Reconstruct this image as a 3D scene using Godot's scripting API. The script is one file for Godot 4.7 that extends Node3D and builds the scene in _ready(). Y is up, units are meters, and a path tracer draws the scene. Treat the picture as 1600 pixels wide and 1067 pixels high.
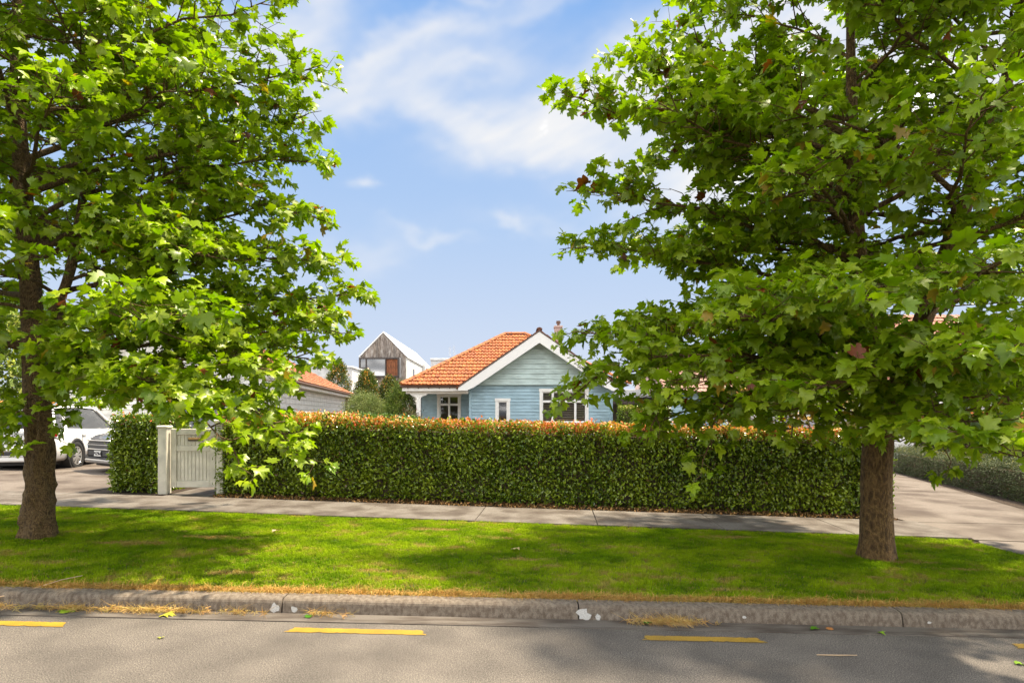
extends Node3D
# A suburban street: grass verge with two plane trees, a clipped hedge, a blue weatherboard bungalow.
# Units are metres, y is up, the camera looks along -z. The street falls 2.25 % towards +x.

const SLOPE := -0.0225

class MB:
	var v := PackedVector3Array()
	var n := PackedVector3Array()
	var c := PackedColorArray()
	var ix := PackedInt32Array()
	var col := Color.WHITE
	func face(p: Array, out: Vector3) -> void:
		var nn: Vector3 = (p[1] - p[0]).cross(p[2] - p[0])
		if nn.length_squared() < 1e-16 and p.size() > 3:
			nn = (p[2] - p[0]).cross(p[3] - p[0])
		nn = nn.normalized()
		var flip := nn.dot(out) < 0.0
		if flip:
			nn = -nn
		var b := v.size()
		for q in p:
			v.append(q); n.append(nn); c.append(col)
		for k in range(1, p.size() - 1):
			if flip:
				ix.append(b); ix.append(b + k); ix.append(b + k + 1)
			else:
				ix.append(b); ix.append(b + k + 1); ix.append(b + k)
	func box(lo: Vector3, hi: Vector3) -> void:
		obox(Transform3D(Basis(), (lo + hi) / 2), hi - lo)
	func obox(t: Transform3D, s: Vector3) -> void:
		var h := s / 2
		for a in 3:
			for sg in [-1.0, 1.0]:
				var p := []
				for k in [[-1.0, -1.0], [1.0, -1.0], [1.0, 1.0], [-1.0, 1.0]]:
					var q := Vector3.ZERO
					q[a] = sg * h[a]; q[(a + 1) % 3] = k[0] * h[(a + 1) % 3]; q[(a + 2) % 3] = k[1] * h[(a + 2) % 3]
					p.append(t * q)
				var o := Vector3.ZERO
				o[a] = sg
				face(p, t.basis * o)
	func cbox(t: Transform3D, s: Vector3, w: float) -> void:
		var h := s / 2
		var at := func(sx: float, sy: float, sz: float, a: int) -> Vector3:
			var q := Vector3(sx * (h.x - w), sy * (h.y - w), sz * (h.z - w))
			q[a] += [sx, sy, sz][a] * w
			return t * q
		for a in 3:
			var b := (a + 1) % 3
			var d := (a + 2) % 3
			for sg in [-1.0, 1.0]:
				var p := []
				for k in [[-1.0, -1.0], [1.0, -1.0], [1.0, 1.0], [-1.0, 1.0]]:
					var sgn := Vector3.ZERO
					sgn[a] = sg; sgn[b] = k[0]; sgn[d] = k[1]
					p.append(at.call(sgn.x, sgn.y, sgn.z, a))
				var o := Vector3.ZERO
				o[a] = sg
				face(p, t.basis * o)
				for s2 in [-1.0, 1.0]:
					var q := []
					for k in [[-1.0, a], [1.0, a], [1.0, b], [-1.0, b]]:
						var sgn := Vector3.ZERO
						sgn[a] = sg; sgn[b] = s2; sgn[d] = k[0]
						q.append(at.call(sgn.x, sgn.y, sgn.z, k[1]))
					var o2 := Vector3.ZERO
					o2[a] = sg; o2[b] = s2
					face(q, t.basis * o2)
		for sx in [-1.0, 1.0]:
			for sy in [-1.0, 1.0]:
				for sz in [-1.0, 1.0]:
					face([at.call(sx, sy, sz, 0), at.call(sx, sy, sz, 1), at.call(sx, sy, sz, 2)], t.basis * Vector3(sx, sy, sz))
	# a closed polygon in the plane of t's x and y, pushed along t's z
	func prism(poly: PackedVector2Array, t: Transform3D, depth: float) -> void:
		var tri := Geometry2D.triangulate_polygon(poly)
		for k in range(0, tri.size(), 3):
			for z in [0.0, depth]:
				var p := []
				for j in 3:
					var q := poly[tri[k + j]]
					p.append(t * Vector3(q.x, q.y, z))
				face(p, t.basis.z * signf(depth) * (-1.0 if z == 0.0 else 1.0))
		var cw := Geometry2D.is_polygon_clockwise(poly)
		for k in poly.size():
			var a := poly[k]
			var b := poly[(k + 1) % poly.size()]
			var e := b - a
			var o := Vector2(e.y, -e.x) * (-1.0 if cw else 1.0)
			face([t * Vector3(a.x, a.y, 0), t * Vector3(b.x, b.y, 0), t * Vector3(b.x, b.y, depth), t * Vector3(a.x, a.y, depth)], t.basis * Vector3(o.x, o.y, 0))
	# rings of equal size joined smoothly; rings run round an axis
	func rings(r: Array, closed := true, cap := false) -> void:
		var m: int = r[0].size()
		var b := v.size()
		var mid := []
		for q in r:
			var s := Vector3.ZERO
			for p in q:
				s += p
			mid.append(s / m)
		for i in r.size():
			var ia := maxi(i - 1, 0)
			var ib := mini(i + 1, r.size() - 1)
			for j in m:
				var ja := (j - 1 + m) % m if closed else maxi(j - 1, 0)
				var jb := (j + 1) % m if closed else mini(j + 1, m - 1)
				var nn: Vector3 = (r[ib][j] - r[ia][j]).cross(r[i][jb] - r[i][ja]).normalized()
				if nn.dot(r[i][j] - mid[i]) < 0:
					nn = -nn
				v.append(r[i][j]); n.append(nn); c.append(col)
		for i in r.size() - 1:
			for j in (m if closed else m - 1):
				var j2 := (j + 1) % m
				var p0 := b + i * m + j
				var p1 := b + i * m + j2
				var p2 := b + (i + 1) * m + j2
				var p3 := b + (i + 1) * m + j
				var g := (v[p1] - v[p0]).cross(v[p2] - v[p0])
				if g.dot(n[p0] + n[p2]) > 0:
					ix.append_array([p0, p2, p1, p0, p3, p2])
				else:
					ix.append_array([p0, p1, p2, p0, p2, p3])
		if cap:
			for e in [0, r.size() - 1]:
				var o: Vector3 = mid[e] - mid[r.size() - 1 - e]
				face(r[e], o)
	func tube(pts: PackedVector3Array, rad: PackedFloat32Array, sides: int, cap := true) -> void:
		var r := []
		var side := Vector3.ZERO
		for i in pts.size():
			var d := (pts[mini(i + 1, pts.size() - 1)] - pts[maxi(i - 1, 0)]).normalized()
			if side == Vector3.ZERO:
				side = d.cross(Vector3.UP if absf(d.y) < 0.9 else Vector3.RIGHT).normalized()
			side = (side - d * side.dot(d)).normalized()
			var up := d.cross(side)
			var q := []
			for k in sides:
				var a := TAU * k / sides
				q.append(pts[i] + (side * cos(a) + up * sin(a)) * rad[i])
			r.append(q)
		rings(r, true, cap)
	func commit() -> ArrayMesh:
		var a := []
		a.resize(Mesh.ARRAY_MAX)
		a[Mesh.ARRAY_VERTEX] = v; a[Mesh.ARRAY_NORMAL] = n; a[Mesh.ARRAY_COLOR] = c; a[Mesh.ARRAY_INDEX] = ix
		var m := ArrayMesh.new()
		m.add_surface_from_arrays(Mesh.PRIMITIVE_TRIANGLES, a)
		return m

var rng := RandomNumberGenerator.new()
var M := {}
var T := {}
var used := {}

func gy(x: float) -> float:
	return SLOPE * clampf(x, -40.0, 40.0)

func lin(r: float, g: float, b: float, a := 1.0) -> Color:
	var q := Color(r, g, b).linear_to_srgb()
	q.a = a
	return q

func numbered(s: String) -> String:
	if not used.has(s):
		used[s] = 0
		return s
	used[s] += 1
	return "%s_%03d" % [s, used[s]]

func tag(o: Node3D, label: String, category: String, group := "", kind := "") -> Node3D:
	if label: o.set_meta("label", label)
	if category: o.set_meta("category", category)
	if group: o.set_meta("group", group)
	if kind: o.set_meta("kind", kind)
	return o

func thing(called: String, at: Vector3, label: String, category: String, group := "", turn := 0.0) -> Node3D:
	var o := Node3D.new()
	o.name = numbered(called)
	add_child(o)
	o.position = at
	o.rotation.y = turn
	return tag(o, label, category, group)

func put(called: String, mesh: Mesh, m: Material, parent: Node3D = null) -> MeshInstance3D:
	var o := MeshInstance3D.new()
	o.name = called if parent else numbered(called)
	o.mesh = mesh
	o.material_override = m
	if parent:
		parent.add_child(o, true)
	else:
		add_child(o)
	return o

func part(called: String, mb: MB, m: Material, parent: Node3D) -> MeshInstance3D:
	return put(called, mb.commit(), m, parent)

func struct(called: String, mb: MB, m: Material) -> MeshInstance3D:
	var o := put(called, mb.commit(), m)
	o.set_meta("kind", "structure")
	return o

func boxpart(called: String, lo: Vector3, hi: Vector3, m: Material, parent: Node3D, bevel := 0.0) -> MeshInstance3D:
	var b := MB.new()
	if bevel > 0:
		b.cbox(Transform3D(Basis(), (lo + hi) / 2), hi - lo, bevel)
	else:
		b.box(lo, hi)
	return part(called, b, m, parent)

func multi(called: String, mesh: Mesh, m: Material, xf: Array, cols: PackedColorArray, parent: Node3D = null) -> MultiMeshInstance3D:
	var mm := MultiMesh.new()
	mm.transform_format = MultiMesh.TRANSFORM_3D
	mm.use_colors = true
	mm.mesh = mesh
	mm.instance_count = xf.size()
	for i in xf.size():
		mm.set_instance_transform(i, xf[i])
		mm.set_instance_color(i, cols[i])
	var o := MultiMeshInstance3D.new()
	o.name = called if parent else numbered(called)
	o.multimesh = mm
	o.material_override = m
	o.set_meta("kind", "stuff")
	if parent:
		parent.add_child(o, true)
	else:
		add_child(o)
	return o

func noise_tex(freq: float, octaves: int, lo: Color, hi: Color, sd: int, type := FastNoiseLite.TYPE_SIMPLEX_SMOOTH, size := 512, mid := 0.5) -> NoiseTexture2D:
	var f := FastNoiseLite.new()
	f.noise_type = type
	f.frequency = freq
	f.fractal_octaves = octaves
	f.seed = sd
	var g := Gradient.new()
	g.set_color(0, lo)
	g.set_color(1, hi)
	g.set_offset(0, clampf(mid - 0.35, 0, 1))
	g.set_offset(1, clampf(mid + 0.35, 0, 1))
	var t := NoiseTexture2D.new()
	t.width = size; t.height = size
	t.seamless = true
	t.noise = f
	t.color_ramp = g
	return t

func mat(color: Color, rough := 0.8, tex: Texture2D = null, scale := Vector3.ONE, detail: Texture2D = null, dscale := Vector3.ONE, bump: Texture2D = null, bump_cm := 0.0) -> StandardMaterial3D:
	var m := StandardMaterial3D.new()
	m.albedo_color = color
	m.roughness = rough
	m.vertex_color_use_as_albedo = true
	m.uv1_triplanar = true
	m.uv1_world_triplanar = true
	m.uv1_scale = scale
	if tex:
		m.albedo_texture = tex
	if detail:
		m.detail_enabled = true
		m.detail_albedo = detail
		m.detail_blend_mode = BaseMaterial3D.BLEND_MODE_MUL
		m.detail_uv_layer = BaseMaterial3D.DETAIL_UV_2
		m.uv2_triplanar = true
		m.uv2_world_triplanar = true
		m.uv2_scale = dscale
	if bump:
		m.heightmap_enabled = true
		m.heightmap_texture = bump
		m.heightmap_scale = bump_cm
	return m

func grey(a: float) -> Color:
	return Color(a, a, a)

func make_materials() -> void:
	T.grain = noise_tex(0.09, 3, grey(0.72), grey(1), 1)
	T.speckle = noise_tex(0.32, 2, grey(0.55), grey(1), 2)
	T.aggregate = noise_tex(0.35, 2, grey(0.36), grey(1), 12, FastNoiseLite.TYPE_SIMPLEX, 1024)
	T.blotch = noise_tex(0.012, 5, grey(0.80), grey(1), 3)
	T.soft = noise_tex(0.006, 4, grey(0.86), grey(1), 4)
	T.stain = noise_tex(0.014, 6, Color(0.60, 0.54, 0.49), grey(1), 5, FastNoiseLite.TYPE_SIMPLEX_SMOOTH, 512, 0.36)
	T.bark = noise_tex(0.022, 6, Color(0.46, 0.40, 0.33), Color(1, 0.98, 0.92), 6)
	T.barkh = noise_tex(0.035, 5, grey(0), grey(1), 7, FastNoiseLite.TYPE_SIMPLEX)
	T.bark.noise.fractal_type = FastNoiseLite.FRACTAL_RIDGED
	T.barkh.noise.fractal_type = FastNoiseLite.FRACTAL_RIDGED
	T.rough = noise_tex(0.2, 3, grey(0), grey(1), 8)
	T.kerb = noise_tex(0.03, 4, Color(0.68, 0.62, 0.56), Color(1, 0.98, 0.94), 9, FastNoiseLite.TYPE_SIMPLEX_SMOOTH, 512, 0.42)
	T.mould = noise_tex(0.02, 6, Color(0.48, 0.41, 0.37), grey(1), 10, FastNoiseLite.TYPE_SIMPLEX_SMOOTH, 512, 0.4)
	M.asphalt = mat(lin(0.28, 0.24, 0.20), 0.9, T.aggregate, Vector3.ONE * 0.26, T.blotch, Vector3.ONE * 0.21, T.rough, 0.3)
	M.gutter = mat(lin(0.2, 0.17, 0.14), 0.85, T.stain, Vector3(0.23, 1, 1.0), T.speckle, Vector3.ONE * 1.1, T.rough, 0.2)
	M.kerb = mat(lin(0.42, 0.36, 0.295), 0.9, T.kerb, Vector3(1.3, 0.9, 1.0), T.aggregate, Vector3.ONE * 0.6, T.rough, 0.06)
	M.patch = mat(lin(0.6, 0.58, 0.53), 0.9, T.grain, Vector3.ONE * 2)
	M.yellow = mat(lin(0.8, 0.47, 0.02), 0.6, T.aggregate, Vector3.ONE * 0.5, T.soft, Vector3.ONE * 0.9)
	M.path = mat(lin(0.31, 0.27, 0.225), 0.88, T.stain, Vector3.ONE * 0.23, T.aggregate, Vector3.ONE * 0.5, T.rough, 0.15)
	M.drive = mat(lin(0.31, 0.255, 0.205), 0.9, T.stain, Vector3.ONE * 0.11, T.aggregate, Vector3.ONE * 0.45, T.rough, 0.15)
	M.soil = mat(lin(0.15, 0.095, 0.055), 0.95, T.speckle, Vector3.ONE * 1.2, T.blotch, Vector3.ONE * 0.5, T.rough, 2.0)
	M.turf = mat(lin(0.10, 0.14, 0.022), 0.95, T.speckle, Vector3.ONE * 1.1, T.blotch, Vector3.ONE * 0.4, T.rough, 1.5)
	M.land = mat(lin(0.08, 0.11, 0.035), 0.95, T.grain, Vector3.ONE * 0.2)
	M.bark_a = mat(lin(0.6, 0.40, 0.18), 0.9, T.bark, Vector3(1.9, 0.9, 1.9), T.aggregate, Vector3(0.9, 0.35, 0.9), T.barkh, 3.5)
	M.bark_b = mat(lin(0.52, 0.325, 0.13), 0.9, T.bark, Vector3(1.5, 0.5, 1.5), T.aggregate, Vector3(1.1, 0.25, 1.1), T.barkh, 2.6)
	M.limb = mat(lin(0.45, 0.3, 0.16), 0.85, T.bark, Vector3.ONE * 1.5)
	M.white = mat(lin(0.78, 0.76, 0.70), 0.5, T.soft, Vector3.ONE * 0.7)
	M.cream = mat(lin(0.82, 0.77, 0.65), 0.55, T.soft, Vector3.ONE * 0.9)
	M.blue = mat(lin(0.375, 0.545, 0.625), 0.5, T.soft, Vector3(0.4, 1.5, 0.4))
	M.pale = mat(lin(0.555, 0.685, 0.655), 0.5, T.soft, Vector3(0.4, 1.5, 0.4))
	M.trim = mat(lin(0.85, 0.835, 0.79), 0.45)
	M.tile = mat(lin(1, 1, 1), 0.75, T.grain, Vector3.ONE * 0.9, T.mould, Vector3.ONE * 0.6)
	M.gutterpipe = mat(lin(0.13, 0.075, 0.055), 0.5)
	M.dark = mat(lin(0.025, 0.024, 0.023), 0.6)
	M.inside = mat(lin(0.34, 0.26, 0.18), 0.9, T.grain, Vector3.ONE * 0.7)
	M.blind = mat(lin(0.3, 0.25, 0.19), 0.7)
	M.lamp_green = mat(lin(0.25, 0.5, 0.12), 0.6)
	M.frame = mat(lin(0.055, 0.042, 0.036), 0.6)
	M.weathered = mat(lin(0.76, 0.70, 0.64), 0.85, T.mould, Vector3(1.3, 0.12, 1.3), T.grain, Vector3(0.9, 0.1, 0.9))
	M.whitewood = mat(lin(0.76, 0.74, 0.70), 0.8, T.soft, Vector3(0.9, 0.1, 0.9))
	M.cedar = mat(lin(0.32, 0.11, 0.035), 0.7, T.mould, Vector3(2.0, 0.2, 2.0))
	M.whiteroof = mat(lin(0.82, 0.82, 0.82), 0.5)
	M.render = mat(lin(0.74, 0.74, 0.72), 0.8, T.soft, Vector3.ONE * 0.5)
	M.greywall = mat(lin(0.46, 0.46, 0.5), 0.8, T.soft, Vector3.ONE * 0.5)
	M.pink = mat(lin(0.62, 0.45, 0.40), 0.8, T.grain, Vector3.ONE)
	M.brown = mat(lin(0.15, 0.105, 0.085), 0.7, T.grain, Vector3.ONE)
	M.steel = mat(lin(0.5, 0.5, 0.5), 0.35)
	M.steel.metallic = 0.9
	M.tyre = mat(lin(0.02, 0.02, 0.02), 0.9, T.grain, Vector3.ONE * 2)
	M.plastic = mat(lin(0.035, 0.036, 0.038), 0.55)
	M.paint_white = mat(lin(0.80, 0.80, 0.79), 0.35)
	M.paint_black = mat(lin(0.05, 0.05, 0.06), 0.35)
	for k in ["paint_white", "paint_black"]:
		M[k].clearcoat_enabled = true
		M[k].clearcoat = 1.0
		M[k].clearcoat_roughness = 0.04
	M.silver = mat(lin(0.72, 0.71, 0.69), 0.28)
	M.silver.metallic = 0.85
	M.red_lamp = mat(lin(0.55, 0.012, 0.012), 0.12)
	M.clear_lamp = mat(lin(0.72, 0.73, 0.75), 0.1)
	M.plate = mat(lin(0.8, 0.8, 0.77), 0.4)
	M.ink = mat(lin(0.02, 0.02, 0.025), 0.6)
	M.carglass = mat(lin(0.06, 0.065, 0.075), 0.06)
	M.straw_paint = mat(lin(0.5, 0.3, 0.12), 0.6)
	M.twig = mat(lin(0.42, 0.3, 0.18), 0.85)
	M.straw = mat(lin(1, 1, 1), 0.85)
	var g := StandardMaterial3D.new()
	g.albedo_color = lin(0.08, 0.085, 0.09, 0.06)
	g.roughness = 0.03
	g.transparency = BaseMaterial3D.TRANSPARENCY_ALPHA
	M.glass = g
	M.skyglass = mat(lin(0.3, 0.3, 0.3), 0.04)
	M.skyglass.metallic = 1.0     # mirror coated panes
	# foliage: colour per leaf, light passes through
	M.leaf = leafy(0.38, lin(0.76, 0.95, 0.10), 0.5)
	M.hedge_leaf = leafy(0.22, lin(0.34, 0.42, 0.06), 0.55)
	M.dull_leaf = leafy(0.6, lin(0.3, 0.36, 0.12))
	M.blade = leafy(0.7, lin(0.5, 0.62, 0.06), 0.15)
	M.fallen = leafy(0.7, lin(0.2, 0.2, 0.08), 0.2)

func leafy(rough: float, back: Color, spec := 0.5) -> StandardMaterial3D:
	var m := StandardMaterial3D.new()
	m.albedo_color = Color.WHITE
	m.vertex_color_use_as_albedo = true
	m.roughness = rough
	m.cull_mode = BaseMaterial3D.CULL_DISABLED
	m.backlight_enabled = true
	m.backlight = back
	m.metallic_specular = spec
	return m

func _ready() -> void:
	rng.seed = 7
	make_view()
	make_materials()
	make_ground()
	make_verge_grass()
	make_houses()
	make_hedges()
	make_gate()
	make_cars()
	make_garden()
	make_trees()
	make_litter()

const EXPOSURE := 3.2
const CLOUD_FILL := 11.0    # extra brightness added to thick cloud to fill the shade

func make_view() -> void:
	var cam := Camera3D.new()
	cam.name = "camera"
	cam.position = Vector3(0, 1.7, 0)
	cam.projection = Camera3D.PROJECTION_FRUSTUM
	cam.near = 0.1
	cam.far = 2000.0
	cam.size = 0.1 * 1067.0 / 960.0
	cam.frustum_offset = Vector2(0, 0.1 * 116.5 / 960.0)
	add_child(cam)
	cam.current = true
	var e := Environment.new()
	e.background_mode = Environment.BG_SKY
	e.sky = Sky.new()
	var sm := PanoramaSkyMaterial.new()
	sm.panorama = ImageTexture.create_from_image(sky_image())
	sm.energy_multiplier = 1.0
	e.sky.sky_material = sm
	e.tonemap_mode = Environment.TONE_MAPPER_LINEAR
	e.tonemap_exposure = EXPOSURE
	e.sdfgi_enabled = true
	e.ssao_enabled = true
	e.ssil_enabled = true
	var we := WorldEnvironment.new()
	we.name = "environment"
	we.environment = e
	add_child(we)
	var sun := DirectionalLight3D.new()
	sun.name = "sun"
	sun.light_color = Color(1.0, 0.94, 0.84)
	sun.light_energy = 1.22
	sun.light_angular_distance = 3.0
	sun.shadow_enabled = true
	add_child(sun)
	sun.look_at_from_position(Vector3(0.36, 0.92, -0.12) * 50.0, Vector3.ZERO)

# the sky: a blue that pales to the horizon, with streaked cirrus; each cloud is a place in degrees (azimuth, height)
func sky_image() -> Image:
	var w := 2048
	var h := 1024
	var im := Image.create(w, h, false, Image.FORMAT_RGBF)
	var f1 := FastNoiseLite.new(); f1.seed = 21; f1.frequency = 1.0; f1.fractal_octaves = 5
	var f2 := FastNoiseLite.new(); f2.seed = 33; f2.frequency = 1.0; f2.fractal_octaves = 4
	# azimuth, height, direction of the streak in degrees, half length, half width, strength
	var clouds := [
		[-8.2, 31.0, 20.0, 8.5, 1.2, 0.7], [-13.5, 28.6, 40.0, 3.0, 1.1, 0.4], [-4.6, 29.6, 14.0, 6.5, 1.3, 0.6], [2.0, 33.6, 18.0, 6.0, 1.0, 0.35], [-10.5, 27.4, 8.0, 5.0, 1.2, 0.4],
		[4.0, 26.2, 9.0, 8.5, 3.2, 0.8], [9.5, 27.8, 18.0, 8.0, 3.0, 0.7], [-6.5, 25.6, -9.0, 6.5, 1.4, 0.6], [0.0, 24.3, -14.0, 7.0, 1.8, 0.7], [6.0, 22.8, -10.0, 6.5, 1.8, 0.65], [16.0, 27.0, 12.0, 8.0, 4.5, 0.9], [20.0, 20.0, 5.0, 9.0, 4.0, 0.85], [28.0, 33.0, 5.0, 9.0, 3.0, 0.8],
		[25.0, 26.5, 12.0, 9.0, 4.5, 0.9], [35.0, 24.0, 8.0, 10.0, 5.0, 0.9], [-18.7, 30.6, 36.0, 6.5, 2.5, 0.65], [-17.0, 26.6, 15.0, 5.0, 1.9, 0.5], [-25.0, 27.0, 25.0, 7.0, 2.4, 0.5], [-34.0, 27.0, 25.0, 10.0, 2.8, 0.55],
		[-13.7, 20.0, 3.0, 1.0, 0.38, 0.6], [-7.0, 16.7, -8.0, 4.0, 0.45, 0.32], [0.6, 17.1, -24.0, 1.5, 0.4, 0.4], [3.0, 17.3, -4.0, 6.0, 0.8, 0.16], [-15.0, 14.6, 16.0, 6.0, 1.3, 0.25], [-3.5, 34.6, 8.0, 3.5, 0.6, 0.4]]
	var horizon := Vector3(0.74, 0.80, 0.91)
	var low := Vector3(0.46, 0.63, 0.91)
	var mid := Vector3(0.24, 0.465, 0.88)
	var zenith := Vector3(0.15, 0.33, 0.74)
	var cloud := Vector3(1.0, 0.975, 0.94)
	for y in h:
		var el := 90.0 - 180.0 * (y + 0.5) / h
		if el < -2.0:
			for x in range(w):
				im.set_pixel(x, y, Color(0.35, 0.33, 0.28) / EXPOSURE)
			continue
		var base := horizon.lerp(low, clampf(el / 17.0, 0, 1))
		if el > 17.0: base = low.lerp(mid, clampf((el - 17.0) / 17.0, 0, 1))
		if el > 34.0: base = mid.lerp(zenith, clampf((el - 34.0) / 50.0, 0, 1))
		for x in w:
			var az := wrapf(360.0 * (x + 0.5) / w, -180.0, 180.0)
			var k := 0.0
			var far := maxf(clampf((absf(az) - 44.0) / 14.0, 0.0, 1.0), clampf((el - 37.0) / 10.0, 0, 1))
			if far < 1.0:
				var wa := az + 2.4 * f2.get_noise_2d(az * 0.06, el * 0.11) + 0.7 * f2.get_noise_2d(az * 0.28 + 50.0, el * 0.5)
				var we := el + 1.8 * f2.get_noise_2d(az * 0.07 + 90.0, el * 0.13) + 0.5 * f2.get_noise_2d(az * 0.3, el * 0.6 + 70.0)
				for q in clouds:
					var dx: float = wa - q[0]
					var dy: float = we - q[1]
					var t: float = deg_to_rad(q[2])
					var u: float = (dx * cos(t) + dy * sin(t)) / q[3]
					var v: float = (dy * cos(t) - dx * sin(t)) / q[4]
					var r := u * u + v * v
					if r < 6.0:
						k = 1.0 - (1.0 - k) * (1.0 - q[5] * exp(-r * 1.1))
				var fib := f1.get_noise_2d((az * 0.9 + el * 0.4) * 0.14, (el * 0.9 - az * 0.38) * 0.62)
				k *= 1.0 + 0.3 * fib
				k *= (1.0 - lerpf(0.19, 0.0, smoothstep(11.0, 22.0, az)) * k) * (1.0 - far)
			if far > 0.0:
				# rest of the sky, out of view: thicker, brighter cloud added to lift shade
				var ar := deg_to_rad(az)
				var er := deg_to_rad(el)
				var lay := Vector2(sin(ar), cos(ar)) * cos(er) / (sin(er) + 0.16)
				var wob := f2.get_noise_2d(lay.x * 1.3, lay.y * 1.3)
				var g := f1.get_noise_2d(lay.x * 0.9 + lay.y * 0.35 + wob * 0.5, (lay.y - lay.x * 0.35) * 2.0)
				k = maxf(k, far * clampf(g * 1.9 + 0.62, 0.0, 1.0))
			k = clampf(k, 0.0, 1.0)
			var c := base.lerp(cloud, minf(k * 1.05, 1.0)) + cloud * CLOUD_FILL * smoothstep(0.82, 1.25, k)
			im.set_pixel(x, y, Color(c.x, c.y, c.z) / EXPOSURE)
	return im

# ---------------------------------------------------------------- ground, street
func sheet(mb: MB, poly: PackedVector2Array, lift: float) -> void:
	var tri := Geometry2D.triangulate_polygon(poly)
	for k in range(0, tri.size(), 3):
		var p := []
		for j in 3:
			var q := poly[tri[k + j]]
			p.append(Vector3(q.x, gy(q.x) + lift, -q.y))
		mb.face(p, Vector3.UP)

func slab(poly: PackedVector2Array, top: float, thick: float) -> MB:
	var mb := MB.new()
	var e := 0.006
	var inner := Geometry2D.offset_polygon(poly, -e)[0]
	sheet(mb, inner, top)
	var cw := Geometry2D.is_polygon_clockwise(poly)
	for k in poly.size():
		var a := poly[k]
		var b := poly[(k + 1) % poly.size()]
		var o := Vector2(b.y - a.y, a.x - b.x) * (-1.0 if cw else 1.0)
		var out := Vector3(o.x, 0, -o.y).normalized()
		var A := Vector3(a.x, gy(a.x) + top - e, -a.y)
		var B := Vector3(b.x, gy(b.x) + top - e, -b.y)
		mb.face([A, B, B - Vector3(0, thick, 0), A - Vector3(0, thick, 0)], out)
		if inner.size() == poly.size():
			var j := 0
			var j2 := 0
			for i in inner.size():
				if inner[i].distance_squared_to(a) < inner[j].distance_squared_to(a): j = i
				if inner[i].distance_squared_to(b) < inner[j2].distance_squared_to(b): j2 = i
			var c := inner[j]
			var d := inner[j2]
			mb.face([A, B, Vector3(d.x, gy(d.x) + top, -d.y), Vector3(c.x, gy(c.x) + top, -c.y)], out + Vector3.UP)
	return mb

func front(x: float) -> float: return 9.02 - 0.073 * x      # near edge of the footpath
func back(x: float) -> float: return 10.42 - 0.073 * x      # its far edge

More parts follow.
